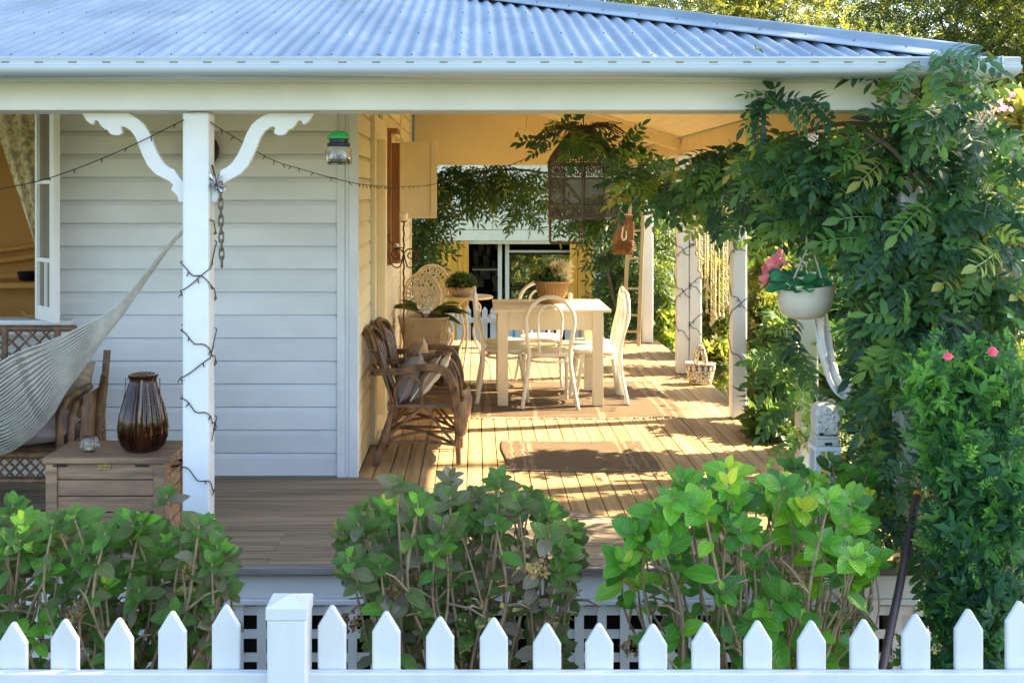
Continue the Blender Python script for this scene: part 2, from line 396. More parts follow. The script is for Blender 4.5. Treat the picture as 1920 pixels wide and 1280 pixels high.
def frond_base(pairs=6, lw=.36, droop=.25, seed=1, shape='lance', rows=3):
    """a pinnate leaf of length 1: leaflets in pairs along a rachis and one at the tip"""
    r = random.Random(seed); parts = []
    L = leaf_base(lw, .15, .18, rows, shape)
    def rach(t): return np.array((0.05*math.sin(t*3+seed), t*.82, -droop*t*t))
    for i in range(pairs):
        t = .18+.74*i/(pairs-1); sz = (.30 if pairs > 4 else .36)*(1-.25*abs(t-.5))*r.uniform(.85, 1.1)
        for s in (-1, 1):
            d = (s*r.uniform(.75, 1), r.uniform(.3, .65), r.uniform(-.4, .15))
            parts.append(put(L, rach(t), d, (r.uniform(-.3, .3), r.uniform(-.3, .3), 1), sz))
    parts.append(put(L, rach(1), (0, 1, -.5), (0, .3, 1), .34))
    # the rachis itself as a thin folded strip
    pts = [rach(k/4) for k in range(5)]; v = []; f = []
    for p in pts: v += [p+(-.008, 0, 0), p+(.008, 0, .004)]
    for k in range(4): f.append((2*k, 2*k+1, 2*k+3, 2*k+2))
    if shape != 'diamond': parts.append((np.array(v), np.array(f), np.full((10, 2), .5)))
    return merge_bases(parts)
def whorl_base(n=7, w=.4, seed=1, up=.5, shape='lance', rows=3):
    r = random.Random(seed); L = leaf_base(w, .12, .2, rows, shape); parts = []
    for k in range(n):
        a = 2*math.pi*k/n+r.uniform(-.3, .3); e = r.uniform(up-.35, up+.35)
        d = (math.cos(a), math.sin(a), e)
        parts.append(put(L, (0, 0, r.uniform(-.15, .05)), d, (-math.cos(a)*.4, -math.sin(a)*.4, 1), r.uniform(.7, 1.1)))
    return merge_bases(parts)
def mesh_np(name, V, F, U, tint, mat):
    me = bpy.data.meshes.new(name); nf = len(F)
    me.vertices.add(len(V)); me.vertices.foreach_set('co', V.astype(np.float32).ravel())
    me.loops.add(nf*4); me.loops.foreach_set('vertex_index', F.astype(np.int32).ravel())
    me.polygons.add(nf); me.polygons.foreach_set('loop_start', np.arange(0, nf*4, 4, dtype=np.int32))
    me.polygons.foreach_set('loop_total', np.full(nf, 4, dtype=np.int32))
    me.polygons.foreach_set('use_smooth', np.ones(nf, dtype=bool))
    ul = me.uv_layers.new(name='UVMap'); ul.data.foreach_set('uv', U[F.ravel()].astype(np.float32).ravel())
    at = me.attributes.new('tint', 'FLOAT', 'POINT'); at.data.foreach_set('value', tint.astype(np.float32))
    me.update(calc_edges=True); me.materials.append(mat); return me
def scatter(name, bases, T, mat, parent=None, kind=None):
    """T: list of (variant, pos, R3x3*scale, tint) joined into one mesh"""
    V = []; F = []; U = []; C = []; b = 0
    T = sorted(T, key=lambda q: q[0])
    for k, base in enumerate(bases):
        tt = [q for q in T if q[0] == k]
        if not tt: continue
        v, f, u = base; n = len(tt)
        A = np.array([q[2] for q in tt]); P = np.array([tuple(q[1]) for q in tt])
        vv = np.einsum('nij,mj->nmi', A, v)+P[:, None, :]
        V.append(vv.reshape(-1, 3)); F.append((f[None]+np.arange(n)[:, None, None]*len(v)+b).reshape(-1, 4))
        U.append(np.tile(u, (n, 1))); C.append(np.repeat([q[3] for q in tt], len(v))); b += n*len(v)
    o = link(name, mesh_np(name, np.concatenate(V), np.concatenate(F), np.concatenate(U), np.concatenate(C), mat), parent)
    if kind: o['kind'] = kind
    return o
def leaf_objects(name, bases, T, mat, parent):
    """each leaf an object of its own, alike leaves sharing mesh data (five tints per shape)"""
    cache = {}
    for k, p, A, tint in T:
        key = (k, int(tint*6))
        if key not in cache:
            v, f, u = bases[k]; cache[key] = mesh_np(name, v, f, u, np.full(len(v), min(.99, key[1]/6+.03)), mat)
        o = bpy.data.objects.new(name, cache[key]); COL.objects.link(o); o.parent = parent
        m = np.eye(4); m[:3, :3] = A; m[:3, 3] = np.array(tuple(p))-np.array(tuple(parent.location))
        o.matrix_local = Matrix(m.tolist())
def rvec(r=rnd):
    while True:
        v = Vector((r.uniform(-1,1), r.uniform(-1,1), r.uniform(-1,1)))
        if .05 < v.length < 1: return v.normalized()
# ================================================================== GROUND
GZ = -.75
def struct(name, mb, m): return tag(mb.build(name, m), kind='structure')
g = MB(); g.grid(lambda u, v: (-60+120*u, -30+110*v, GZ-.02+(-.35*min(1, max(0, (-30+110*v-12.5)/2)))), 60, 110)
struct('ground', g, M['lawn'])
g = MB(); g.grid(lambda u, v: (-7+13*u, 3.0+1.75*v, GZ+.012*math.sin(u*50)*math.sin(v*23)), 60, 16)
struct('garden_bed', g, M['soil'])

# ================================================================== DECK
DX0, DX1, DY0, DY1 = -.66, 1.975, 4.78, 12.2
WY = 6.33; WX = -.669
def mitre_y(x): return WY+(x-WX)*(DY0-WY)/(DX1-WX)
def mitre_x(y): return WX+(y-WY)*(DX1-WX)/(DY0-WY)
deck = thing('deck', 'timber verandah deck wrapping round the cottage corner above white lattice', None, (0, 5, 0), kind='structure')
pitch = .0885; gap = .006; i = 0; x = WX+.004
while x < DX1-.02:
    last = x+pitch > DX1-.09
    x1 = DX1 if last else x+pitch-gap
    cut = rnd.uniform(8.2, 11.3)
    for a, b in ((None, cut-.002), (cut+.002, DY1)):
        ya0 = mitre_y(x)+.004 if a is None else a; ya1 = mitre_y(x1)+.004 if a is None else a
        dz = rnd.uniform(-.0015, .0015)
        MB().prism([(x, ya0), (x1, ya1), (x1, b), (x, b)], 'z', -.03+dz, dz).build('deck_board', M['deck'], deck)
    if last: break
    x += pitch
y = DY0+.05
while y < WY-.01:
    y1 = min(y+pitch-.004, WY+.02)
    cut = rnd.choice([-2.6, -1.7, -3.4, -.9, .1])
    cut = min(cut, mitre_x(y1)-.4)
    for a, b in ((-6.5, cut-.001), (cut+.001, None)):
        xb0 = mitre_x(y)-.003 if b is None else b; xb1 = mitre_x(y1)-.003 if b is None else b
        dz = rnd.uniform(-.001, .001)
        MB().prism([(a, y), (xb0, y), (xb1, y1), (a, y1)], 'z', -.03+dz, dz).build('deck_board', M['deckfront'], deck)
    y += pitch
MB().box(-6.5, DX1, DY0, DY0+.046, -.034, .002).build('deck_edge_board', M['deckedge'], deck, bevel=.005)
# joists and skirting
MB().box(-6.5, DX1-.03, DY0+.03, DY0+.05, -.14, -.036).build('fascia_board', M['trim'], deck, bevel=.003)
MB().box(-6.5, DX1-.03, DY0+.018, DY0+.048, -.165, -.142).build('lattice_top_rail', M['trim'], deck, bevel=.003)
MB().box(DX1-.02, DX1, DY0+.06, DY1, GZ-.3, -.035).build('side_light_blocker', M['trim'], deck)  # unseen side and back skirts added to keep sun from under the deck
MB().box(WX, DX1-.02, DY1-.03, DY1-.01, GZ-.3, -.035).build('back_light_blocker', M['trim'], deck)
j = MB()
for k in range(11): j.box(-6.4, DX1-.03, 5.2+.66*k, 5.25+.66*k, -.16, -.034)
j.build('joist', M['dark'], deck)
MB().box(-6.5, DX1-.03, 5.35, 5.37, GZ-.2, -.17).build('underfloor_shade_sheet', M['dark'], deck)  # dark sheet put in as the shade behind the lattice
lat_v = MB().box(-.0195, .0195, DY0+.03, DY0+.038, GZ, -.165).mesh('lattice_slat', M['trim'])
x = -5.6
while x < DX1-.05:
    if abs((x+1.07) % 1.55) > .0:
        o = link('lattice_slat', lat_v, deck); o.location.x += x
    x += .0975
z = -.195
while z > GZ:
    MB().box(-5.7, DX1-.03, DY0+.0385, DY0+.046, z-.019, z+.019).build('lattice_slat', M['trim'], deck); z -= .1005
st = MB()
for x in (-4.2, -1.2, .35, 1.87): st.box(x-.05, x+.05, DY0+.06, DY0+.16, GZ, -.14)
st.build('stump', M['trim'], deck)

# ================================================================== HOUSE
house = thing('cottage', 'white weatherboard cottage with blue grey corrugated hip roof and open verandah', 'house', (-3, 8, GZ))
CO = .1297; TH = .02
def course_prof(k, f):
    """profile of one chamferboard course: f(depth, z) -> 2D"""
    z0 = k*CO+.0045; z1 = (k+1)*CO
    return [f(0, z0), f(0, z1-.026), f(.014, z1-.001), f(TH+.006, z1-.001), f(TH+.006, z0)]
ROOFZ = 2.13; PIT = .297; EX, EY, BY = 2.02, 4.45, 13.7
def ceil_z(x, y): return ROOFZ+min(y-EY, EX-x, BY-y)*PIT-.10
# --- front wall
fw = MB(); wz = 2.54
fw.box(-6.5, -4.25, WY+.03, WY+.09, -.05, wz).box(-2.46, WX-.03, WY+.03, WY+.09, -.05, wz).box(-4.25, -2.46, WY+.03, WY+.09, -.05, .86).box(-4.25, -2.46, WY+.03, WY+.09, 2.25, wz)
front_wall = fw.build('front_wall', M['trim'], house)
for k in range(20):
    for a, b in (((-6.5, -.785),) if (k+1)*CO < .86 or k*CO > 2.3 else ((-6.5, -4.36), (-2.35, -.785))):
        mb = MB(); poly = course_prof(k, lambda d, z: (WY+d, z)); mb.prism(poly, 'x', a, b)
        mb.build('weatherboard', M['board'], front_wall)
for a, b, c in ((-.783, -.738, .016), (-.737, -.716, .010), (-.715, WX+.006, .016)):
    MB().box(a, b, WY-c, WY+.03, -.004, wz).build('corner_board', M['board'], front_wall, bevel=.003)
# --- window with open casement
win = MB()
win.box(-2.46, -2.352, WY-.022, WY+.10, .892, 2.3).box(-4.36, -4.25, WY-.022, WY+.10, .892, 2.3).box(-4.25, -2.46, WY-.02, WY+.10, 2.2, 2.3)
window = win.build('window_frame', M['trim'], house, bevel=.004)
MB().box(-4.45, -2.27, WY-.075, WY+.10, .862, .890).build('sill', M['trim'], window, bevel=.004)
MB().box(-4.40, -2.31, WY-.022, WY+.0, .80, .860).build('apron', M['trim'], window, bevel=.003)
H0, H1 = Vector((-2.462, WY-.03, 0)), Vector((-2.272, 6.075, 0))
def sp(t, z): p = H0.lerp(H1, t); return (p.x, p.y, z)
cs = MB(); up = (0, 0, 1); dirn = (H1-H0).normalized()
cs.bar(sp(.05, .895), sp(.05, 2.2), .03, .036, dirn.cross(Vector(up))).bar(sp(.89, .895), sp(.89, 2.2), .066, .036, dirn.cross(Vector(up)))
for z, h in ((.935, .08), (1.23, .025), (1.66, .022), (2.17, .05)):
    cs.bar(sp(.1, z), sp(.84, z), .030, h)
cs.bar(sp(.50, .97), sp(.50, 1.22), .012, .03, dirn.cross(Vector(up)))
casement = cs.build('casement_sash', M['trim'], house, bevel=.003)
MB().add([sp(.1, .97), sp(.84, .97), sp(.84, 2.15), sp(.1, 2.15)], [(0, 1, 2, 3)]).build('pane', M['gauze'], casement)
MB().tube([sp(.02, .90), (-2.52, WY-.03, .91), (-2.56, WY+.0, .93)], .008, 6).build('stay_latch', M['brass'], casement)
# --- room behind the window
rm = MB(); rm.box(-5.6, -1.0, 8.6, 8.66, -.02, 2.6).box(-1.06, -1.0, WY+.09, 8.6, -.02, 2.6)
room = rm.build('room_wall', M['roomwall'], house)
MB().box(-5.6, -1.06, WY+.09, 8.6, -.06, -.02).build('room_floor', M['roomfloor'], house)
MB().box(-5.6, -1.06, WY+.09, 8.6, 2.56, 2.6).build('room_ceiling', M['cream'], house)
# --- side wall
sw = MB()
for a, b, z0, z1 in ((WY+.09, 7.25, -.05, 2.78), (7.95, 8.25, -.05, 2.78), (8.25, 8.95, -.05, 1.05), (8.25, 8.95, 2.02, 2.78), (8.95, 11.48, -.05, 2.78), (7.25, 7.95, 2.0, 2.78)):
    sw.box(WX-.09, WX-.03, a, b, z0, z1)
side_wall = sw.build('side_wall', M['trim'], house)
def side_boards(y0, y1, z0=-1, z1=9):
    for k in range(22):
        if k*CO < z0-.07 or (k+1)*CO > z1+.07: continue
        mb = MB(); mb.prism([(WX-d, z) for d, z in course_prof(k, lambda d, z: (d, z))], 'y', y0, y1)
        mb.build('weatherboard', M['sideboard'], side_wall)
side_boards(WY+.035, 7.115); side_boards(8.09, 8.24); side_boards(8.24, 8.96, z1=1.05); side_boards(8.24, 8.96, z0=2.05); side_boards(8.97, 11.36)
MB().box(WX-.03, WX+.012, 11.37, 11.49, 0, 2.78).build('corner_board', M['sideboard'], side_wall, bevel=.003)
MB().box(WX-.03, WX+.012, 9.9, 10.02, 0, 2.78).build('cover_board', M['sideboard'], side_wall, bevel=.003)
df = MB(); df.box(WX-.08, WX+.03, 7.13, 7.25, 0, 2.1).box(WX-.08, WX+.03, 7.95, 8.08, 0, 2.1).box(WX-.08, WX+.03, 7.251, 7.949, 1.98, 2.1)
door_frame = df.build('door_frame', M['sideboard'], house, bevel=.004)
MB().box(WX-.08, WX+.05, 7.12, 8.09, .001, .035).build('threshold', M['sideboard'], door_frame, bevel=.004)
dl = MB(); dl.box(WX-.085, WX-.05, 7.252, 7.948, .04, 1.978)
for z0, z1 in ((.2, .9), (1.0, 1.8)): dl.box(WX-.049, WX-.04, 7.36, 7.84, z0, z1)
dl.build('door', M['sideboard'], door_frame, bevel=.006)
# orange timber casement standing out from the side wall, near-black panel painted as the room's shade behind
ow = MB(); ow.box(WX-.02, WX+.036, 8.38, 8.42, 1.06, 2.05).box(WX-.02, WX+.086, 8.60, 8.645, 1.06, 1.985)
ow.box(WX-.02, WX+.086, 8.36, 8.66, 2.052, 2.085)
ow.build('timber_casement', M['timber'], house, bevel=.004)
MB().box(WX-.30, WX-.29, 8.2, 9.0, 1.0, 2.1).build('room_shade_panel', M['dark'], house)
# cream shutter standing at right angles to the side wall
sh = MB(); hy = 9.3
sh.box(-.612, -.335, hy, hy+.022, 1.40, 2.025)
shut = sh.build('shutter', M['sideboard'], house)
sr = MB(); sr.box(-.625, -.60, hy-.012, hy-.001, 1.39, 2.03).box(-.372, -.322, hy-.012, hy-.001, 1.39, 2.03).box(-.599, -.373, hy-.012, hy-.001, 1.39, 1.412)
sr.build('frame', M['sideboard'], shut, bevel=.002)
MB().box(WX+.0, -.60, hy-.006, hy+.02, 2.028, 2.05).build('hinge', M['sideboard'], shut)
# --- ceiling lining (boards under the rafters) as three planes of strips
def lining(name, f, n):
    for k in range(n):
        q = f(k/n, (k+1)/n)
        if q is None: continue
        c = sum((Vector(p) for p in q), Vector())/len(q)
        mb = MB(); m = len(q)
        mb.add([tuple(p) for p in q]+[(p[0], p[1], p[2]+.015) for p in q], [tuple(range(m)), tuple(range(m, 2*m))]+[(i, (i+1) % m, m+(i+1) % m, m+i) for i in range(m)])
        mb.build(name, M['cream'], ceiling)
ceiling = MB().box(-6.5, WX, WY+.1, 8.6, 2.62, 2.64).build('ceiling', M['cream'], house)
def fr(a, b):     # front verandah: strips along X
    y0 = 4.95+a*1.36; y1 = 4.95+b*1.36-.002
    return [(-6.5, y0, ceil_z(-6, y0)), (EX-(y0-EY), y0, ceil_z(-6, y0)), (EX-(y1-EY), y1, ceil_z(-6, y1)), (-6.5, y1, ceil_z(-6, y1))]
lining('ceiling_board', fr, 14)
def sd_(a, b):    # side verandah: strips along Y
    x0 = 1.80+(WX-1.80)*a; x1 = 1.80+(WX-1.80)*b+.002
    return [(x0, EY+EX-x0, ROOFZ+(EX-x0)*PIT-.1), (x0, 12.1, ROOFZ+(EX-x0)*PIT-.1), (x1, 12.1, ROOFZ+(EX-x1)*PIT-.1), (x1, EY+EX-x1, ROOFZ+(EX-x1)*PIT-.1)]
lining('ceiling_board', sd_, 24)
# bulkhead at the far end, rafter tie at the paired posts
MB().prism([(WX+.013, 1.90), (1.82, 1.90), (1.82, 2.12), (WX+.013, 2.86)], 'y', 12.02, 12.08).build('end_bulkhead', M['cream'], house)
tb = MB(); t0, t1 = Vector((1.80, 9.94, 2.03)), Vector((WX+.02, 9.94, 2.03+(1.8-WX)*PIT*.93)); tb.bar(t0, t1, .05, .095); tb.build('rafter', M['cream'], house, bevel=.004)
# --- front and side beams
MB().box(-6.5, 2.13, 4.72, 4.95, 1.948, 2.118).build('front_beam', M['trim'], house, bevel=.006)
MB().box(1.82, 1.935, 4.96, 12.1, 1.94, 2.095).build('side_beam', M['cream'], house, bevel=.006)
MB().box(-6.5, 2.02, 4.545, 4.715, 2.062, 2.074).build('soffit_board', M['trim'], house)
MB().box(1.94, 2.018, 4.96, 12.4, 2.062, 2.074).build('soffit_board', M['cream'], house)
# --- posts
def post(x, y, w=.057, top=1.946, m='trim'):
    return MB().box(x-w, x+w, y-w, y+w, .003, top).build('verandah_post', M[m], house, bevel=.012)
for x, y in ((-4.3, 4.835), (-1.196, 4.835), (1.872, 4.835), (1.872, 6.34), (1.868, 7.98), (1.83, 9.94), (1.943, 9.94), (1.84, 12.0)):
    pp = post(x, y, .054 if y > 5 else .057, 1.946 if y < 5 else 1.938)
    if (x, y) == (-1.196, 4.835): fpost = pp
# S-shaped fretwork brackets (outline in quarter pixels of the photograph, taken to metres)
BR = [(615,130),(650,190),(680,215),(700,222),(708,205),(720,188),(738,195),(755,225),(785,255),(810,262),(820,280),(845,300),(885,303),(915,290),(918,270),(908,250),(915,238),(940,240),(985,270),(1020,320),(1045,390),(1070,450),(1110,530),(1165,590),(1220,620),(1270,645),(1300,670),(1283,712),(1310,730),(1335,760),(1342,800),(1386,803),(1386,662),(1355,620),(1330,590),(1310,555),(1280,545),(1235,510),(1190,445),(1155,370),(1125,290),(1085,220),(1040,180),(990,150),(955,130)]
s4 = 4.835/2100/4
def brp(p): return ((p[0]-1386)*s4, 1.6-(p[1]/4+180-362)*4.835/2100)
poly = [brp(p) for p in BR]; ztop = 1.9465; zmx = max(p[1] for p in poly)
poly = [(x, z+ztop-zmx) for x, z in poly]
for sgn in (-1, 1):
    xe = -1.196+sgn*.0575
    MB().prism([(xe-sgn*(-x), z) for x, z in poly] if sgn > 0 and False else [(xe+(x if sgn < 0 else -x), z) for x, z in poly], 'y', 4.818, 4.852).build('fretwork_bracket', M['trim'], fpost, bevel=.004)
# --- roof: corrugated sheets, hip capping, gutter
roof = MB().box(-8.5, -3, 7.4, 9.6, 2.75, 2.78).build('roof', M['dark'], house)
CP = .0645; AMP = .0085
def sheet_front(xa, xb):
    vs = []; fs = []; n = int(round((xb-xa)/CP*8))
    for k in range(n+1):
        x = xa+(xb-xa)*k/n; yt = min(8.5, EY+max(.02, EX-x)); c = AMP*math.cos(2*math.pi*x/CP)
        for y in (EY, EY+(yt-EY)*.5, yt): vs.append((x, y, ROOFZ+(y-EY)*PIT+c))
    for k in range(n):
        for q in (0, 1): a = k*3+q; fs.append((a, a+1, a+4, a+3))
    MB().add(vs, fs).build('roof_sheet', M['roof'], roof, smooth=True)
x = EX
while x > -9: sheet_front(max(x-.709, -9.2), x); x -= .7095
def sheet_side(ya, yb):
    vs = []; fs = []; n = int(round((yb-ya)/CP*6))
    for k in range(n+1):
        y = ya+(yb-ya)*k/n; xt = max(-1.9, EX-max(.02, min(y-EY, (BY-y)*4.05/(BY-8.5)))); c = AMP*math.cos(2*math.pi*y/CP)
        for x in (EX, xt): vs.append((x, y, ROOFZ+(EX-x)*PIT+c))
    for k in range(n): a = 2*k; fs.append((a, a+2, a+3, a+1))
    MB().add(vs, fs).build('roof_sheet', M['roof'], roof, smooth=True)
y = EY
while y < BY-.1: sheet_side(y, min(y+.7095, BY)); y += .7095
MB().add([(-9.2, BY, ROOFZ), (EX, BY, ROOFZ), (-1.9, 8.5, ROOFZ+4.05*PIT), (-9.2, 8.5, ROOFZ+4.05*PIT)], [(0, 1, 2, 3)]).build('roof_back', M['roof'], roof)
def capping(p, q, nA, nB, name):
    """ridge capping: two flat wings and a rolled top"""
    p, q = Vector(p), Vector(q); d = (q-p).normalized(); mb = MB(); up = Vector((0, 0, 1))
    prof = []
    a = nA.cross(d); a = a if a.z < 0 else -a
    b = nB.cross(d); b = b if b.z < 0 else -b
    upn = (nA+nB).normalized()
    prof = [a*.16+upn*.003, a*.158+upn*.008, a*.030+upn*.010]+[(a*math.cos(t)*.024 if math.cos(t) > 0 else b*-math.cos(t)*.024)+upn*(.012+.03*math.sin(t)) for t in np.linspace(.1, math.pi-.1, 9)]+[b*.030+upn*.010, b*.125+upn*.006]
    n = len(prof); vs = [p+c+upn*.012 for c in prof]+[q+c+upn*.012 for c in prof]
    mb.add(vs, [(i, i+1, n+i+1, n+i) for i in range(n-1)])
    o = mb.build(name, M['roof'], roof, smooth=True); return o
nF = Vector((0, -PIT, 1)).normalized(); nS = Vector((PIT, 0, 1)).normalized(); nB_ = Vector((0, PIT, 1)).normalized()
capping((EX-.02, EY+.02, ROOFZ+.02*PIT), (-1.9, 8.5, ROOFZ+4.05*PIT), nF, nS, 'hip_capping')
capping((EX-.02, BY-.02, ROOFZ+.02*PIT), (-1.9, 8.5, ROOFZ+4.05*PIT), nB_, nS, 'hip_capping')
capping((-1.9, 8.5, ROOFZ+4.05*PIT), (-9.2, 8.5, ROOFZ+4.05*PIT), nF, nB_, 'ridge_capping')
sc_ = MB()
for row, off in ((.06, 0), (.62, 1), (1.3, 0), (2.1, 1)):
    k = 0; x = EX-.35
    while x > -4:
        y = EY+row
        if y < EY+EX-x-.1:
            xs = round(x/CP)*CP; sc_.ball((xs, y, ROOFZ+row*PIT+AMP+.002), .0036, 6, 4)
        x -= CP*(3 if k % 2 else 2); k += 1
k = 0
while k < 24:
    t = .25+.16*k; x = EX-t; y = EY+t
    if y < 8.4: sc_.ball((x-.0, y-.095, ROOFZ+(y-.095-EY)*PIT+.026), .004, 6, 4)
    k += 1
tag(sc_.build('roof_screws', M['steel'], roof), kind='stuff')
GPROF = [(4.50, 2.125), (4.435, 2.128), (4.428, 2.136), (4.420, 2.138), (4.414, 2.132), (4.416, 2.124), (4.416, 2.106), (4.411, 2.102), (4.411, 2.094), (4.413, 2.082), (4.420, 2.070), (4.433, 2.061), (4.450, 2.057), (4.54, 2.057), (4.545, 2.062), (4.545, 2.115)]
gp = MB(); n = len(GPROF)
GX = 2.15
# front run and side run, mitred at the corner
off = lambda p: p[0]-4.545     # negative = outwards
vs = [(-9.2, p[0], p[1]) for p in GPROF]+[(GX-.13-off(p)-.0, p[0], p[1]) for p in GPROF]+[(GX-.13-off(p), 13.7, p[1]) for p in GPROF]
fs = [(i, (i+1) % n, n+(i+1) % n, n+i) for i in range(n-1)]+[(n+i, n+(i+1) % n, 2*n+(i+1) % n, 2*n+i) for i in range(n-1)]
gp.add(vs, fs); gutter = gp.build('gutter', M['gutter'], house, smooth=True)
sl_ = MB(); x = -4
while x < 2.0: sl_.box(x, x+.033, 4.4145, 4.4165, 2.113, 2.118); x += .133
sl_.build('overflow_slot', M['steel'], gutter)
MB().box(2.07, 2.077, 4.405, 4.55, 2.055, 2.14).build('gutter_joint', M['gutter'], gutter, bevel=.002)
for px, py, s in ((293, 60, .03), (705, 104, .028), (88, 112, .02)):
    p = W(px, py, 4.6); yy = EY+.1 if py > 100 else EY+.35
    zz = ROOFZ+(yy-EY)*PIT+AMP
    yy = EY
    for _ in range(30):
        zz = ROOFZ+(yy-EY)*PIT+AMP+.003
        yp = 362-2100*(zz-1.6)/yy
        if yp < py: break
        yy += .02
    v, f, u = leaf_base(.4, .3, .5, 4)
    o = scatter('dry_leaf', [(v, f, u)], [(0, ((px-892)/2100*yy, yy, zz), rot((rnd.uniform(.4, 1), .6, .1), (0, -.2, 1))*s*1.6, .2)], G['dry'])
    tag(o, {293: 'dry leaf lying high on the blue roof', 705: 'curled dry leaf just above the gutter mid roof', 88: 'small dry leaf in a roof corrugation above the gutter at the picture left'}[px], 'leaf')
# --- lace curtain (hangs inside the window)
cv = MB()
def cur(u, v):
    z = 2.2-u*1.02
    xl = -2.50-(1-u)**.9*.36-.0; xr = -2.455
    t = v
    return (xl+(xr-xl)*t-.0, WY+.16+.02*math.sin(t*22+u*2)+.01*math.sin(u*5), z)
cv.grid(cur, 24, 40)
tag(cv.build('lace_curtain', M['lace'], None, smooth=True), 'cream lace curtain drawn to the side inside the open window', 'curtain')
# --- room furniture glimpsed through the window
bh = thing('bedhead', 'curved ochre bedhead against the wall of the room behind the window', 'bedhead', (-3.2, 8.4, 0))
for k, (zc, hh) in enumerate(((1.28, .0), (1.20, .0), (1.08, 0))):
    MB().tube([(-4.6+2.4*t, 8.50-.02*k, zc-.12*math.cos((t-.35)*5)) for t in np.linspace(0, 1, 25)], .022, 8).build('rail', M['roomwall'], bh, smooth=True)
MB().box(-4.6, -2.2, 8.44, 8.58, .1, .98).build('panel', M['roomwall'], bh, bevel=.02)
pt = thing('dark_pot', 'dark bowl standing on the ledge inside the open window', 'bowl', (-3.18, 8.2, .95))
MB().lathe([(.05, 0), (.07, .01), (.085, .06), (.08, .065), (.06, .02)], (-3.27, 8.2, .96), 20).build('bowl', M['blackmetal'], pt, smooth=True)
ld = thing('side_table', 'low ochre table inside the room below the dark bowl', 'table', (-3.3, 8.2, 0))
MB().box(-3.9, -2.7, 8.0, 8.42, .92, .96).build('table_top', M['roomwall'], ld, bevel=.006)
for x in (-3.85, -2.75):
    for y in (8.04, 8.38): MB().box(x-.02, x+.02, y-.02, y+.02, -.02, .919).build('leg', M['roomwall'], ld)

# ================================================================== FRONT PICKET FENCE
FD = 3.2
fence = thing('picket_fence', 'white picket fence with a scalloped top in front of the garden bed', 'fence', (0, FD, GZ))
FPX = [(-1, 23, 1168), (0, 120, 1162), (0, 222, 1160), (0, 322, 1147), (0, 423, 1135), (1, 622, 1136), (1, 724, 1147), (1, 825, 1158), (1, 926, 1160), (1, 1026, 1170), (1, 1124, 1170), (1, 1225, 1171), (1, 1324, 1169), (1, 1422, 1165), (1, 1523, 1165), (1, 1622, 1163), (1, 1719, 1153), (1, 1818, 1143), (1, 1915, 1129)]
hw = .0405
for _, px, py in FPX+[(0, -78, 1165), (0, -178, 1158), (1, 2014, 1118)]:
    p = W(px, py, FD); zt = p.z
    poly = [(-hw, GZ+.06), (hw, GZ+.06), (hw, zt-.058), (.006, zt-.001), (0, zt), (-.006, zt-.001), (-hw, zt-.058)]
    lean = rnd.uniform(-.0015, .0015)
    MB().prism([(p.x+x, z) for x, z in poly], 'y', FD+lean, FD+.02+lean).build('picket', M['fence'], fence, bevel=.006)
for z in (.243, -.5): MB().box(-2.2, 2.2, FD-.034, FD-.0025, z-.06, z).build('rail', M['fence'], fence, bevel=.004)
def fpost_(px, py):
    p = W(px, py, FD-.05); z = p.z
    a = MB().box(p.x-.0555, p.x+.0555, FD-.075, FD+.035, GZ, z-.05).build('post', M['fence'], fence, bevel=.006)
    mb = MB(); c = .0585; yc = FD-.02
    mb.add([(p.x-c, yc-c, z-.05), (p.x+c, yc-c, z-.05), (p.x+c, yc+c, z-.05), (p.x-c, yc+c, z-.05), (p.x-c, yc-c, z-.014), (p.x+c, yc-c, z-.014), (p.x+c, yc+c, z-.014), (p.x-c, yc+c, z-.014), (p.x, yc, z+.004)],
           [(0, 3, 2, 1), (0, 1, 5, 4), (1, 2, 6, 5), (2, 3, 7, 6), (3, 0, 4, 7), (4, 5, 8), (5, 6, 8), (6, 7, 8), (7, 4, 8)])
    mb.build('post_cap', M['fence'], a, bevel=.003)
fpost_(540, 1123); fpost_(-290, 1123)
# ================================================================== THINGS ON THE DECK
def T3(pts, r, n=7): return MB().tube(pts, r, n)
# --- teak chest
ch = thing('storage_chest', 'weathered timber chest with slatted sides and brass plate at the deck edge', 'chest', (-1.65, 5.15, 0))
cx0, cx1, cy0, cy1, cz = -1.915, -1.385, 4.985, 5.33, .395
lid = MB().box(cx0-.012, cx1+.022, cy0-.014, cy1+.01, cz+.004, cz+.028).build('lid', M['chest'], ch, bevel=.004)
for x in (cx0, cx1-.05):
    for y in (cy0, cy1-.045): MB().box(x, x+.05, y, y+.045, .003, cz).build('leg', M['chest'], ch, bevel=.003)
for k in range(5):
    z1 = cz-.002-k*.073; z0 = z1-.068
    MB().box(cx0+.051, cx1-.051, cy0+.008, cy0+.026, z0, z1).build('slat', M['chest'], ch, bevel=.003)
    MB().box(cx1-.024, cx1-.008, cy0+.046, cy1-.046, z0, z1).build('slat', M['chest'], ch, bevel=.003)
    MB().box(cx0+.008, cx0+.024, cy0+.046, cy1-.046, z0, z1).build('slat', M['chest'], ch, bevel=.003)
MB().box(cx0+.03, cx1-.03, cy1-.03, cy1-.012, .04, cz).build('back_panel', M['chest'], ch)
MB().box(cx0+.03, cx1-.03, cy0+.03, cy1-.03, .05, .06).build('floor_panel', M['dark'], ch)
pc = W(196, 875, cy0+.006)
pl = MB().box(pc.x-.029, pc.x+.029, cy0+.003, cy0+.0075, pc.z-.013, pc.z+.013).build('brass_plate', M['brass'], ch, bevel=.002)
em = MB()
for k, (dx, w_) in enumerate(((-.018, .008), (-.006, .006), (.004, .009), (.015, .006))): em.box(pc.x+dx-w_/2, pc.x+dx+w_/2, cy0+.0005, cy0+.0028, pc.z-.004+.002*(k % 2), pc.z+.005-.002*(k % 2))
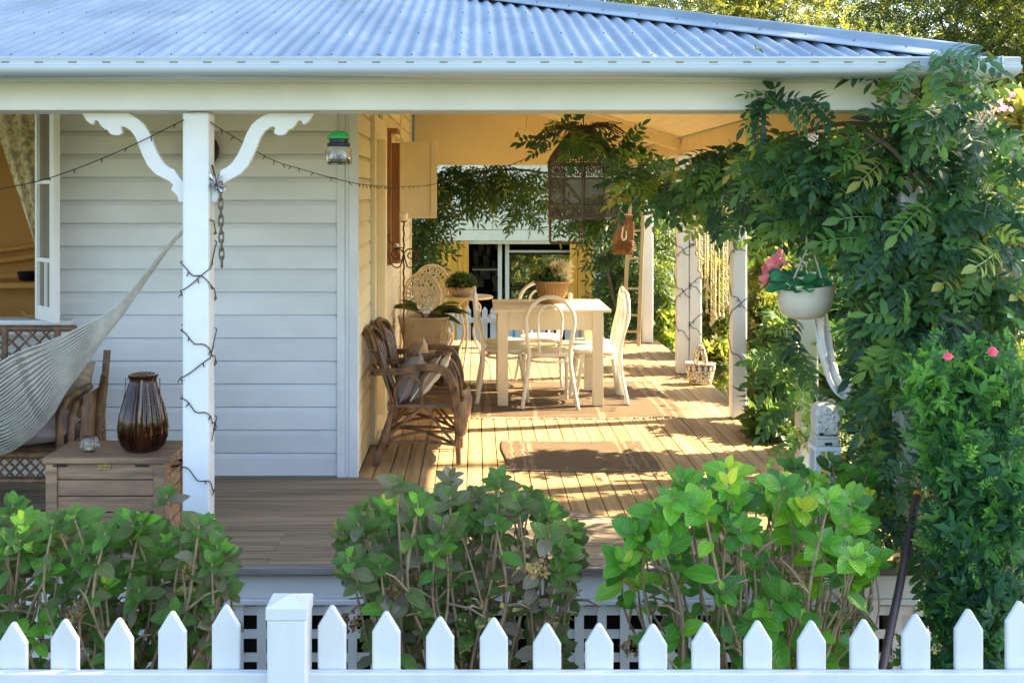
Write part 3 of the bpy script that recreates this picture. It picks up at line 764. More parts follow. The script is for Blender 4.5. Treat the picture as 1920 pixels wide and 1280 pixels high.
em.build('raised_mark', M['brass'], pl)
h = [(cx1+.001, 5.10, cz-.04), (cx1+.03, 5.10, cz-.035), (cx1+.036, 5.12, cz-.033), (cx1+.036, 5.2, cz-.033), (cx1+.03, 5.22, cz-.035), (cx1+.001, 5.22, cz-.04)]
T3(h, .007).build('handle', M['iron'], ch, smooth=True)
for px in (114, 268):
    MB().box(W(px, 865, 5).x-.03, W(px, 865, 5).x+.03, cy0-.001, cy0+.006, cz-.012, cz-.004).build('hinge', M['dark'], ch)
# --- amber ribbed vase with wire handle
LZ = cz+.0285
vz = thing('glass_vase', 'large amber ribbed glass lantern vase with wire handle on the chest', 'vase', (W(267, 850, 5.12).x, 5.13, LZ))
vc = (vz.location.x, vz.location.y, LZ)
prof = [(.050, .001), (.070, .004), (.092, .025), (.106, .065), (.109, .105), (.102, .16), (.088, .215), (.070, .275), (.058, .315), (.056, .330), (.063, .336), (.064, .345), (.058, .348)]
inn = [(r-.0035, z+.002) for r, z in prof[::-1]]; inn[-1] = (.045, .008)
mb = MB(); mb.lathe(prof+inn, vc, 96, rib=.11, ribn=26, caps=False); mb.build('vessel', M['amber'], vz, smooth=True)
wr = MB()
for s in (-1, 1):
    wr.tube([(vc[0]+s*.062, vc[1], LZ+.325), (vc[0]+s*.078, vc[1]-.004, LZ+.33), (vc[0]+s*.080, vc[1]-.01, LZ+.26), (vc[0]+s*.084, vc[1]-.016, LZ+.235)], .0018, 6)
wr.build('wire_handle', M['blackwire'], vz)
cdl = thing('pillar_candle', 'cream pillar candle standing inside the amber vase', 'candle', (vc[0], vc[1], LZ+.012))
MB().lathe([(.034, 0), (.035, .005), (.035, .085), (.03, .09)], (vc[0], vc[1], LZ+.010), 20).build('wax', M['wax'], cdl, smooth=True)
MB().tube([(vc[0], vc[1], LZ+.099), (vc[0], vc[1], LZ+.112)], .001, 5).build('wick', M['dark'], cdl)
vo = thing('votive_holder', 'small clear cut glass votive holder on the chest beside the vase', 'candle holder', (W(168, 845, 5.1).x, 5.10, LZ))
mb = MB(); pr = [(.020, .001), (.033, .008), (.040, .028), (.039, .046), (.030, .062), (.029, .066)]
mb.lathe(pr+[(r-.006, z+.003) for r, z in pr[::-1]], (vo.location.x, 5.10, LZ), 48, rib=.16, ribn=16, caps=False); mb.build('glass', M['glass'], vo, smooth=True)
MB().lathe([(.018, 0), (.019, .014)], (vo.location.x, 5.10, LZ+.012), 16).build('tealight', M['wax'], vo)
# --- rattan settee
se = thing('rattan_settee', 'brown rattan settee with diamond lattice back below the window', 'settee', (-2.7, 5.75, 0))
sx1 = -2.03; sx0 = -3.45
def tubes(name, lst, m='rattan2', n=8, parent=None):
    mb = MB()
    for pts, r in lst: mb.tube(pts, r, n)
    return mb.build(name, M[m], parent, smooth=True)
for x in (sx0, sx1):
    tubes('leg', [([(x, 5.47, .002), (x, 5.47, .34)], .02)], parent=se)
    tubes('leg', [([(x, 6.12, .002), (x, 6.08, .40), (x+.01, 6.14, .74)], .02)], parent=se)
bx0, bx1 = sx0+.0, -2.31
bk = tubes('back_frame', [([(bx0, 6.13, .86), (bx1+.12, 6.13, .86), (bx1+.16, 6.13, .80)], .018), ([(bx0, 6.10, .44), (sx1, 6.10, .44)], .015), ([(-2.57, 6.12, .87), (-2.57, 6.09, .40)], .019), ([(-2.285, 6.12, .86), (-2.285, 6.09, .40)], .019), ([(-3.2, 6.12, .87), (-3.2, 6.09, .40)], .019)], parent=se)
lt = []
for base in (-2.55, -3.18):
    w_, hh = .60 if base < -3 else .26, .39
    k = -hh
    while k < w_:
        for s in (0, 1):
            a0 = max(k, 0); a1 = min(k+hh, w_)
            if a1 > a0+.01:
                za = .455+(a0-k); zb = .455+(a1-k)
                xa, xb = (base+a0, base+a1) if not s else (base+w_-a0, base+w_-a1)
                lt.append(([(xa, 6.11+.006*s, za), (xb, 6.11+.006*s, zb)], .0065))
        k += .075
tubes('lattice', lt, n=6, parent=bk)
tubes('arm', [([(sx1, 5.47, .0+.34), (sx1, 5.46, .52), (sx1+.01, 5.50, .575), (sx1+.02, 5.62, .585), (sx1+.03, 5.8, .60)], .021), ([(sx1+.04, 5.50, .32), (sx1+.045, 5.49, .50), (sx1+.05, 5.54, .555), (sx1+.06, 5.68, .575)], .018), ([(sx1+.07, 5.8, .18), (sx1+.085, 5.78, .50), (sx1+.12, 5.76, .66), (sx1+.13, 5.75, .675)], .019)], parent=se)
tubes('arm', [([(sx0, 5.47, .34), (sx0, 5.46, .52), (sx0, 5.5, .575), (sx0, 6.1, .6)], .021)], parent=se)
MB().grid(lambda u, v: (sx1+.055+.03*u, 5.55+.26*v, .20+.40*u), 4, 4).build('arm_panel', M['rattan2'], se)
sf = tubes('seat_frame', [([(sx0, 5.46, .325), (sx1, 5.46, .325)], .02), ([(sx0, 5.46, .20), (sx1, 5.46, .20)], .016), ([(sx0, 6.08, .33), (sx1, 6.08, .33)], .018), ([(sx1, 5.47, .325), (sx1, 6.09, .325)], .018)], parent=se)
lt = []
k = 0
while sx0+k < sx1-.06:
    for s in (0, 1): lt.append(([(sx0+k+.10*s, 5.463+.006*s, .212), (sx0+k+.10*(1-s), 5.463+.006*s, .312)], .006))
    k += .05
tubes('apron_lattice', lt, n=6, parent=sf)
MB().box(sx0, sx1-.02, 5.48, 6.07, .335, .35).build('seat', M['rattan2'], se)
def cushion(name, label, c, sx, sy, sz, m, rotm=None, cat='cushion', puff=1, pipe=None):
    """a stuffed cushion: pinched at the corners, thick in the middle; c = centre, local axes x,y across and z through"""
    root = thing(name, label, cat, c)
    mb = MB(); n = 14; rm_ = rotm or Matrix.Identity(3)
    def f(sgn):
        def g_(u, v):
            a, b = 2*u-1, 2*v-1
            ed = (1-a**4)*(1-b**4)
            k = 1-.07*(1-abs(b))*abs(a)**3-.0
            p = Vector((a*sx/2*(1-.06*(1-b*b)*abs(a)), b*sy/2*(1-.06*(1-a*a)*abs(b)), sgn*sz/2*max(0, ed)**.55+.004*math.sin(9*a+4*b)*ed))
            p = rm_ @ p; return (c[0]+p.x, c[1]+p.y, c[2]+p.z)
        return g_
    mb.grid(f(1), n, n); mb.grid(f(-1), n, n)
    mb.build('cover', M[m], root, smooth=True)
    edge = []
    for k in range(4*n):
        s, t = divmod(k, n); t = 2*t/n-1
        a, b = ((t, -1), (1, t), (-t, 1), (-1, -t))[s]
        p = rm_ @ Vector((a*sx/2*(1-.06*(1-b*b)*abs(a)), b*sy/2*(1-.06*(1-a*a)*abs(b)), 0)); edge.append((c[0]+p.x, c[1]+p.y, c[2]+p.z))
    MB().tube(edge, .004, 6, closed=True).build('piping', M[pipe or m], root, smooth=True)
    return root
E3 = lambda x, y, z: (Matrix.Rotation(R(z), 3, 'Z') @ Matrix.Rotation(R(y), 3, 'Y') @ Matrix.Rotation(R(x), 3, 'X'))
cushion('seat_cushion', 'pale pink cushion lying flat on the rattan settee', (-2.32, 5.72, .405), .56, .48, .13, 'pink', E3(2, -3, 4))
cushion('throw_cushion', 'tan fluffy cushion leaning at the settee arm behind the hammock', (-2.19, 5.93, .55), .34, .32, .12, 'fluffy', E3(75, 0, -14))
# --- hammock
hm = thing('hammock', 'pale woven cord hammock slung from the front verandah post', 'hammock', (-2.3, 5.2, 0))
HX = [-1.24, -1.376, -1.60, -1.68, -1.81, -1.914, -1.99, -2.096, -2.17, -2.25, -2.5, -3.0, -3.5, -4.0, -4.5, -5.0]
HT = [1.50, 1.38, 1.11, 1.04, .985, .93, .898, .845, .80, .757, .66, .55, .53, .62, .9, 1.4]
HB = [1.495, 1.365, 1.07, .965, .80, .675, .547, .438, .398, .38, .335, .29, .285, .38, .75, 1.38]
def hint(x, tab): return float(np.interp(-x, [-q for q in HX], tab))
def hsurf(u, v):
    x = -1.24-(5.0-1.24)*u
    t, b = hint(x, HT), hint(x, HB)
    w_ = min(.40, max(.004, (t-b)*.95+.006)); s = 2*v-1
    yc = 5.02+.30*min(1, u*3.2)
    z = b+(t-b)*abs(s)**1.7
    return (x, yc+w_*s, z+.010*math.sin(u*70+v*9)*min(1, u*4))
MB().grid(hsurf, 60, 36)  .build('net', M['net'], hm, smooth=True)
st_ = MB()
for k in range(112):
    v = k/111
    pts = []
    for q in range(46):
        u = .68*(q/45)**1.15
        p = hsurf(u, v); e = Vector((0, -1 if v < .5 else 1, -.55)).normalized()*.003
        pts.append((p[0], p[1]+e.y, p[2]+e.z+.006*math.sin(k*2.1+q*.55)*min(1, u*5)))
    st_.tube(pts, .0029, 4)
tag(st_.build('strings', M['cord'], hm, smooth=True), kind='stuff')
MB().tube([(-1.245, 5.02, 1.5), (-1.20, 4.98, 1.535), (-1.15, 4.93, 1.575), (-1.118, 4.88, 1.61), (-1.105, 4.82, 1.62)], .007, 8).build('hanging_loop', M['rope'], hm, smooth=True)
# --- hook chain, tinsel bow
hc = thing('hanging_chain', 'dull steel chain hanging loose beside the front post', 'chain', W(413, 350, 4.8))
y0 = 342; k = 0
while y0 < 490:
    c = W(413+.02*(y0-342), y0+9, 4.80); L_ = .030; lp = []
    for q in range(16):
        a = 2*math.pi*q/16
        hx = .0095*math.cos(a); hz = (L_-.0095)*(.55 if abs(math.sin(a)) < .9 else 1)*0+.020*(1 if math.sin(a) > 0 else -1)*min(1, abs(math.sin(a))*1.6)+.004*math.sin(a)
        lp.append((c.x+(hx if k % 2 == 0 else 0), c.y+(0 if k % 2 == 0 else hx), c.z+hz))
    MB().tube(lp, .0038, 6, closed=True).build('chain_link', M['steel'], hc, smooth=True); y0 += 15.6; k += 1
tb_ = thing('tinsel_bow', 'silver tinsel bow tied on the right bracket of the front post', 'bow', W(404, 345, 4.80))
mb = MB()
for k in range(46):
    d = rvec(); p = W(404, 345, 4.795); q = p+d*rnd.uniform(.03, .055)
    mb.bar(p+d*.006, q, .006, .0012, rvec())
mb.build('tinsel', M['silver'], tb_)
T3([W(398, 310, 4.82), W(401, 325, 4.80), W(408, 350, 4.79), W(414, 352, 4.8)], .004).build('hook', M['iron'], tb_, smooth=True)
# --- black disc on the wall
dk = thing('wall_disc', 'round black disc fixed on the front wall behind the post', 'wall lamp', W(372, 281, 6.28))
c = W(372, 281, 6.22)
mb = MB(); pr = [(.03, .03), (.085, .03), (.1, .018), (.1, .0), (.085, -.012), (.05, -.03), (.01, -.036)]
mb.lathe([(r, z) for r, z in pr], (0, 0, 0), 32); mb.v = [(c.x+x, c.y+z+.05, c.z+y) for x, y, z in mb.v]
mb.build('disc', M['blackmetal'], dk, smooth=True)
T3([(c.x, 6.26, c.z), (c.x, 6.31, c.z)], .02).build('bracket', M['blackmetal'], dk)
# --- fly trap
ft = thing('fly_trap', 'hanging glass fly trap jar with green dome cap under the front beam', 'jar', W(636, 275, 4.86))
c = W(635, 309, 4.86); c = (c.x, c.y, c.z)
pr = [(.052, .001), (.056, .004), (.057, .01), (.057, .060), (.052, .071), (.046, .076)]
MB().lathe(pr+[(r-.002, z+.0015) for r, z in pr[::-1]], c, 32, caps=False).build('jar', M['glass'], ft, smooth=True)
MB().lathe([(.048, .078), (.050, .082), (.050, .092), (.044, .094), (.041, .096), (.041, .112)], c, 24).build('collar', M['blackmetal'], ft, smooth=True)
MB().lathe([(.050, .113), (.051, .117), (.044, .13), (.030, .141), (.012, .147), (.004, .149)], c, 24).build('cap', M['greenplastic'], ft, smooth=True)
mb = MB()
for k in range(200):
    a = rnd.uniform(0, 6.28); r = .049*math.sqrt(rnd.random()); mb.ball((c[0]+r*math.cos(a), c[1]+r*math.sin(a), c[2]+.006+rnd.random()**1.5*.036*(1.2-r/.06)), rnd.uniform(.003, .006), 5, 3)
tag(mb.build('dead_flies', M['flies'], ft), kind='stuff')
T3([(c[0], c[1], c[2]+.149), (c[0]+.003, c[1], c[2]+.165), (c[0]-.002, c[1], c[2]+.178), (c[0], c[1], 1.948)], .0013, 5).build('hanger', M['steel'], ft)
# --- fairy lights
def lights(name, label, paths, every=.11, r=.0025, stub=.022):
    root = thing(name, label, 'string lights', paths[0][0], 'fairy light strings on the verandah')
    wm = MB(); bm_ = MB()
    for pts in paths:
        wm.tube(pts, r, 5); acc = 0
        for a, b in zip(pts, pts[1:]):
            a, b = Vector(a), Vector(b); acc += (b-a).length
            if acc > every:
                acc = 0; d = Vector((rnd.uniform(-.5, .5), rnd.uniform(-.6, 0), rnd.uniform(-1, -.3))).normalized()
                bm_.tube([b, b+d*stub], [r*1.25, r*.8], 5)
    wm.build('cable', M['blackwire'], root, smooth=True)
    tag(bm_.build('bulbs', M['blackwire'], root), kind='stuff')
    return root
def path(px, n=8): return curve_pts([W(*p) for p in px], n)
def wrap(x, y, z0, z1, turns, w, ph=0, sgn=1, n=40):
    out = []
    N_ = int(turns*n)
    for i in range(N_+1):
        a = ph+sgn*2*math.pi*turns*i/N_
        c_, s_ = math.cos(a), math.sin(a); k = w/max(abs(c_), abs(s_))
        out.append((x+c_*k, y+s_*k, z0+(z1-z0)*i/N_+.012*math.sin(3*a+i*.3)))
    return out
swagL = path([(-60, 372, 4.86), (0, 355, 4.85), (75, 339, 4.84), (150, 314, 4.83), (230, 281, 4.80), (283, 256, 4.79), (345, 225, 4.76)])
swagR = path([(395, 229, 4.80), (410, 240, 4.9), (447, 262, 5.1), (475, 281, 5.3), (520, 304, 5.6), (560, 316, 5.95), (597, 327, 6.08), (640, 338, 6.18), (667, 344, 6.22), (690, 347, 6.6), (720, 349, 7.6), (752, 350, 8.6), (790, 349, 9.15), (818, 345, 9.2)])
swagC = path([(818, 345, 9.2), (870, 335, 8.6), (930, 318, 8.0), (965, 306, 7.6), (1000, 292, 7.2), (1035, 280, 7.02)])
lights('fairy_lights', 'dark string of fairy lights swagged to the front post and wound down it',
       [swagL, swagR, swagC, wrap(-1.196, 4.835, 1.50, .30, 4.2, .064, R(-40)), wrap(-1.196, 4.835, 1.53, .55, 2.6, .064, R(190), -1)])
lights('fairy_lights', 'fairy light cable crisscrossed round the post nearest the two rugs',
       [wrap(1.868, 7.98, 1.5, .30, 3, .060, .5), wrap(1.868, 7.98, 1.5, .45, 2.5, .060, 2.5, -1)], r=.003)
lights('fairy_lights', 'fairy light cables crisscrossed round the paired posts by the mosaic basket',
       [wrap(1.83, 9.94, 1.7, .25, 4, .060, .5), wrap(1.83, 9.94, 1.7, .4, 3.5, .060, 2.5, -1), wrap(1.943, 9.94, 1.7, .25, 4, .060, 1.0), wrap(1.943, 9.94, 1.7, .35, 4, .060, 2.2, -1)], r=.003)
# --- rugs
def rug(name, label, x0, x1, y0, y1, bands, fringe=False):
    root = thing(name, label, 'rug', ((x0+x1)/2, (y0+y1)/2, 0))
    wob = lambda x, y: .004*math.sin(x*11+y*3)*math.sin(y*9+x*2)
    edges = sorted(bands)
    mb = MB()
    def f(u, v):
        x = x0+(x1-x0)*u; y = y0+(y1-y0)*v
        e = .012*max(0, math.sin((u-.8)*16)) if fringe and v < .03 and u > .8 else 0
        return (x+.012*math.sin(v*6), y+.012*math.sin(u*7+1), .0065+wob(x, y)*.3+e)
    n1, n2 = 60, 40
    mb.grid(f, n1, n2)
    ob = mb.build('pile', M['rug'], root, smooth=True)
    ob.data.materials.append(M['rugband'])
    for p in ob.data.polygons:
        c_ = p.center; t = (c_.x-x0)/(x1-x0)
        if any(a < t < b for a, b in bands): p.material_index = 1
    s = ob.modifiers.new('thick', 'SOLIDIFY'); s.thickness = .006; s.offset = -1
    hem = [(f(k/40, 0)[0], f(k/40, 0)[1], f(k/40, 0)[2]+.001) for k in range(41)]
    MB().tube(hem, .0035, 6).build('hem', M['rugband'] if not fringe else M['rope'], root, smooth=True)
    if fringe:
        fr_ = MB()
        for k in range(150):
            x = x0+(x1-x0)*k/149; fr_.tube([(x, y0+.005, .009), (x+rnd.uniform(-.01, .01), y0-.015, .008), (x+rnd.uniform(-.015, .015), y0-.03, .005)], .0025, 4)
        tag(fr_.build('fringe', M['rope'], root), kind='stuff')
rug('jute_mat', 'brown striped jute mat lying on the deck nearest the hydrangeas', .168, 1.066, 6.44, 7.20, [(.05, .07), (.13, .15), (.17, .2), (.8, .82), (.85, .87), (.93, .945)])
rug('fringed_rug', 'large faded brown rug with pale fringe under the dining table', -.05, 1.49, 7.95, 9.45, [(.03, .05), (.08, .1), (.9, .92), (.95, .97), (.3, .32), (.6, .63)], True)
# --- dining table
dt = thing('dining_table', 'ivory painted square dining table on the side verandah', 'table', (.57, 8.7, 0))
tt = MB(); tt.box(.133, 1.003, 8.29, 9.10, .716, .738); tt.build('tabletop', M['table'], dt, bevel=.004)
for x in (.163, .872):
    for y in (8.33, 8.98): MB().box(x, x+.078, y, y+.078, .017, .7155).build('leg', M['table'], dt, bevel=.004)
ap = MB(); ap.box(.2415, .8715, 8.345, 8.365, .58, .7155).box(.2415, .8715, 9.02, 9.04, .58, .7155).box(.18, .2, 8.409, 8.979, .58, .7155).box(.912, .932, 8.409, 8.979, .58, .7155)
ap.build('apron', M['table'], dt, bevel=.002)
T3([(.16, 8.36, .70), (.10, 8.36, .69), (.095, 8.36, .66), (.13, 8.36, .645), (.16, 8.36, .65)], .006).build('side_hook', M['chair'], dt, smooth=True)
# --- bentwood chairs
def bent_chair(label, x, y, rz):
    t = thing('bentwood_chair', label, 'chair', (0, 0, 0), 'ivory bentwood chairs round the dining table')
    tubs = lambda name, lst, n=8: tubes(name, lst, 'chair', n, t)
    hoop = []
    for k in range(19):
        a = math.pi*k/18; hoop.append((.178*math.cos(a)*(1 if True else 0), -.235-.012*math.sin(a), .645+.180*math.sin(a)))
    L_ = [(.205, -.225, .004), (.165, -.185, .24), (.150, -.180, .40), (.168, -.205, .54)]
    pts = curve_pts(L_, 6)[:-1]+hoop+[(-p[0], p[1], p[2]) for p in curve_pts(L_, 6)[:-1]][::-1]
    tubs('back_hoop', [(pts, .0155)], 10)
    inner = [(.072, -.165, .405), (.086, -.198, .55)]+[(.090*math.cos(math.pi*k/12), -.222-.008*math.sin(math.pi*k/12), .665+.10*math.sin(math.pi*k/12)) for k in range(13)]+[(-.086, -.198, .55), (-.072, -.165, .405)]
    tubs('inner_hoop', [(inner, .010)])
    MB().lathe([(.160, .372), (.172, .378), (.175, .390), (.172, .402), (.155, .408), (.02, .402)], (0, 0, 0), 32).build('seat', M['chair'], t, smooth=True)
    MB().tube([(.145*math.cos(2*math.pi*k/24), .145*math.sin(2*math.pi*k/24)-.01, .335) for k in range(24)], .010, 7, closed=True).build('leg_ring', M['chair'], t, smooth=True)
    for s in (-1, 1): tubs('leg', [([(s*.135, .10, .372), (s*.145, .115, .30), (s*.155, .165, .004)], [.017, .015, .012])], 10)
    t.location = (x, y, .014); t.rotation_euler = (0, 0, rz); return t
bent_chair('ivory bentwood chair with its back to us in front of the table', .545, 8.44, 0)
c0 = bent_chair('ivory bentwood chair tucked under the left of the table, nearer one', .235, 8.63, R(-90))
bent_chair('ivory bentwood chair hidden behind the nearer left chair at the table', .235, 9.01, R(-90))
bent_chair('ivory bentwood chair lit by sun on the right of the table, nearer one', .905, 8.60, R(93))
bent_chair('ivory bentwood chair on the right of the table farther back', .925, 8.98, R(88))
bent_chair('ivory bentwood chair behind the table beyond the wicker basket', .545, 9.30, R(180))
# --- wicker basket of plants, candle on the table
def basket_planter(name, label, c, top, bot, h, m, rimr, cat):
    root = thing(name, label, cat, c)
    mb = MB(); n = 28
    def ring(w_, d_, z):
        o = []
        for k in range(n):
            a = 2*math.pi*k/n; q = 3.2; ca, sa = math.cos(a), math.sin(a)
            r_ = (abs(ca)**q+abs(sa)**q)**(-1/q); o.append((c[0]+ca*r_*w_/2, c[1]+sa*r_*d_/2, c[2]+z))
        return o
    vs = []; m_ = 8
    for i in range(m_+1): t = i/m_; vs += ring(bot[0]+(top[0]-bot[0])*t, bot[1]+(top[1]-bot[1])*t, h*t)
    for i in range(m_+1): t = 1-i/m_; vs += ring(bot[0]-.03+(top[0]-bot[0])*t, bot[1]-.03+(top[1]-bot[1])*t, .01+(h-.01)*t)
    fs = [(i*n+k, i*n+(k+1) % n, (i+1)*n+(k+1) % n, (i+1)*n+k) for i in range(2*m_+1) for k in range(n)]
    fs.append(tuple(range(n))[::-1])
    fs.append(tuple((2*m_+1)*n+k for k in range(n)))
    mb.add(vs, fs).build('wicker_body', M[m], root, smooth=True)
    MB().tube(ring(top[0]+.004, top[1]+.004, h), rimr, 8, closed=True).build('rim', M[m], root, smooth=True)
    MB().tube(ring(bot[0]+.004, bot[1]+.004, .008), rimr*.8, 8, closed=True).build('foot_rim', M[m], root, smooth=True)
    ribs = MB()
    A = ring(bot[0]+.003, bot[1]+.003, .005); B = ring(top[0]+.003, top[1]+.003, h)
    for k in range(n): ribs.tube([A[k], B[k]], rimr*.45, 5)
    for i in range(1, 12): t = i/12; ribs.tube(ring(bot[0]+(top[0]-bot[0])*t+.003, bot[1]+(top[1]-bot[1])*t+.003, h*t), rimr*.4, 5, closed=True)
    tag(ribs.build('strands', M[m], root, smooth=True), kind='stuff')
    return root
wb = basket_planter('plant_basket', 'honey coloured wicker basket of mixed plants on the dining table', (.60, 8.78, .739), (.27, .20), (.19, .15), .168, 'basket', .007, 'basket')
pcn = thing('white_candle', 'short white candle on the table right of the wicker basket', 'candle', (.735, 8.74, .739))
MB().lathe([(.018, 0), (.0185, .004), (.018, .075), (.012, .08)], (.735, 8.74, .739), 16).build('wax', M['wax'], pcn, smooth=True)
MB().tube([(.735, 8.74, .818), (.736, 8.74, .83)], .0012, 5).build('wick', M['dark'], pcn)
# --- wicker armchairs
def wicker_chair(label, x, y, rz=0):
    t = thing('wicker_armchair', label, 'armchair', (0, 0, 0), 'dark wicker armchairs against the side wall')
    tb2 = lambda name, lst, n=7, par=None: tubes(name, lst, 'rattan', n, par or t)
    hw_ = .185
    for s in (-1, 1):
        y_ = s*hw_
        # rear leg: splayed bundle of canes
        tb2('leg', [([(-.225-.012*k, y_+.012*k*s, .003), (-.17-.006*k, y_+.01*k*s, .19), (-.135-.004*k, y_*.97+.008*k*s, .36)], .0115) for k in range(3)])
        # arm: three canes sweep from the back over the arm and down as the front leg
        arm = []
        for k in range(3):
            o = .017*k
            arm.append((curve_pts([(-.25, y_*1.02, .535+o*.6), (-.10, y_*1.16, .545+o*.5), (.05, y_*1.2, .57+o*.5), (.135+o, y_*1.17, .555+o*.4), (.195+o, y_*1.08, .47), (.225+o*.7, y_*1.0, .33), (.238+o*.3, y_*.96, .16), (.245+o*.2, y_*.96, .003)], 5), .0115))
        tb2('arm', arm)
        tb2('arm_hoop', [(curve_pts([(-.115, y_*1.0, .345), (-.125, y_*1.08, .45), (-.05, y_*1.12, .53), (.02, y_*1.1, .48), (.03, y_*1.02, .345)], 6), .009), (curve_pts([(.03, y_*1.02, .345), (.025, y_*1.08, .46), (.075, y_*1.14, .55), (.13, y_*1.12, .545)], 6), .009)])
        tb2('brace', [([(.03, y_*.98, .335), (-.09, y_*.97, .24), (-.185, y_*.98, .15)], .010), ([(.05, y_*.98, .335), (.14, y_*.96, .22), (.235, y_*.95, .11)], .009)])
    tb2('stretcher', [(curve_pts([(-.205, -hw_, .135), (-.05, -.06, .155), (.10, .03, .145), (.24, hw_*.95, .115)], 5), .010), (curve_pts([(-.205, hw_, .135), (-.05, .06, .165), (.10, -.03, .14), (.24, -hw_*.95, .11)], 5), .010), ([(-.205, -hw_, .13), (-.205, hw_, .13)], .010), ([(.24, -hw_*.95, .11), (.10, -.13, .12), (-.1, -.13, .125), (-.205, -hw_, .13)], .009)])
    MB().grid(lambda u, v: (-.145+.40*u, (-1+2*v)*hw_*(.97+.03*u), .352-.012*math.sin(math.pi*u)*math.sin(math.pi*v)+.0015*math.sin(u*120)), 40, 8).build('seat', M['rattan'], t, smooth=True)
    tb2('seat_frame', [([(-.14, -hw_, .345), (.22, -hw_, .345), (.265, -hw_*.7, .345), (.285, 0, .345), (.265, hw_*.7, .345), (.22, hw_, .345), (-.14, hw_, .345)], .013)])
    # front skirt: canes side by side in a bow
    sk = []
    for k in range(22):
        a = -1+2*k/21; y_ = a*hw_*.95; xx = .288-.05*a*a
        sk.append(([(xx, y_, .345), (xx+.016, y_*1.02, .27), (xx+.002, y_, .165)], .0095))
    tb2('skirt', sk, 6)
    tb2('skirt_rim', [([(.288-.05*(-1+2*k/14)**2+.008, (-1+2*k/14)*hw_*1.0, .165-.01*abs(-1+2*k/14)) for k in range(15)], .010)])
    bkp = []
    for k in range(17):
        a = -1+2*k/16; e = a*a
        xb = -.145+.02*e; zt = .775-.10*e*e; xt = -.325+.07*e
        bkp.append((curve_pts([(xb, a*hw_*.97, .345), (xb-.055, a*hw_*1.04, .50), (xb*.4+xt*.6-.012, a*hw_*1.12, .66), (xt, a*hw_*1.14, zt)], 5), .0085))
    tb2('back', bkp, 6)
    for q, (dx, dz, r_) in enumerate(((0, 0, .013), (.026, .004, .011), (.05, -.004, .010))):
        tb2('top_rail', [([(-.325+.07*(-1+2*k/18)**2+dx-.01, (-1+2*k/18)*hw_*1.17, .782-.10*(-1+2*k/18)**4+dz-(.012 if abs(-1+2*k/18) > .95 else 0)) for k in range(19)], r_)])
    tb2('back_rail', [([(-.275, -hw_*1.1, .53), (-.245, 0, .53), (-.275, hw_*1.1, .53)], .011)])
    t.location = (x, y, .002); t.rotation_euler = (0, 0, rz); return t
wicker_chair('dark wicker armchair with grey and striped cushions, nearest the house corner', -.355, 6.78, R(2))
wicker_chair('dark wicker armchair with a tan cushion, behind the nearer wicker armchair', -.335, 7.21, R(-1))
cushion('taupe_cushion', 'taupe cushion leaning on the back of the nearer wicker armchair', (-.40, 6.76, .50), .30, .30, .12, 'taupe', E3(0, -66, 4))
cushion('striped_cushion', 'dark ruffled cushion with cream front on the nearer wicker armchair', (-.30, 6.76, .485), .27, .30, .085, 'taupe', E3(0, -55, -3), pipe='creamfab')
cushion('cream_cushion', 'thin cream cushion leaning in front of the dark ruffled cushion', (-.245, 6.78, .500), .29, .27, .05, 'creamfab', E3(0, -52, -2))
cushion('tan_cushion', 'plump tan cushion in the farther wicker armchair', (-.40, 7.21, .52), .30, .30, .13, 'tan', E3(0, -65, 2))
pm = thing('fabric_pompom', 'dark fabric rosette on top of the ruffled cushion', 'rosette', (-.375, 6.72, .64))
mb = MB()
for k in range(14): d = rvec(); mb.ball((-.375+d.x*.025, 6.72+d.y*.02, .635+d.z*.02), .018, 7, 5)
mb.build('petals', M['hessian'], pm, smooth=True)
bgq = thing('hessian_bag', 'small brown hessian bag tied at the neck in the farther wicker armchair', 'bag', (-.235, 7.20, .36))
MB().lathe([(.03, 0), (.055, .01), (.066, .05), (.060, .10), (.035, .135), (.017, .15), (.017, .158), (.03, .175), (.046, .215), (.040, .222), (.02, .20)], (-.215, 7.20, .365), 18, rib=.12, ribn=9).build('sack', M['hessian'], bgq, smooth=True)
MB().tube([(-.215+.019*math.cos(a), 7.20+.019*math.sin(a), .519) for a in np.linspace(0, 5.9, 12)], .004, 6, closed=True).build('tie', M['rope'], bgq, smooth=True)
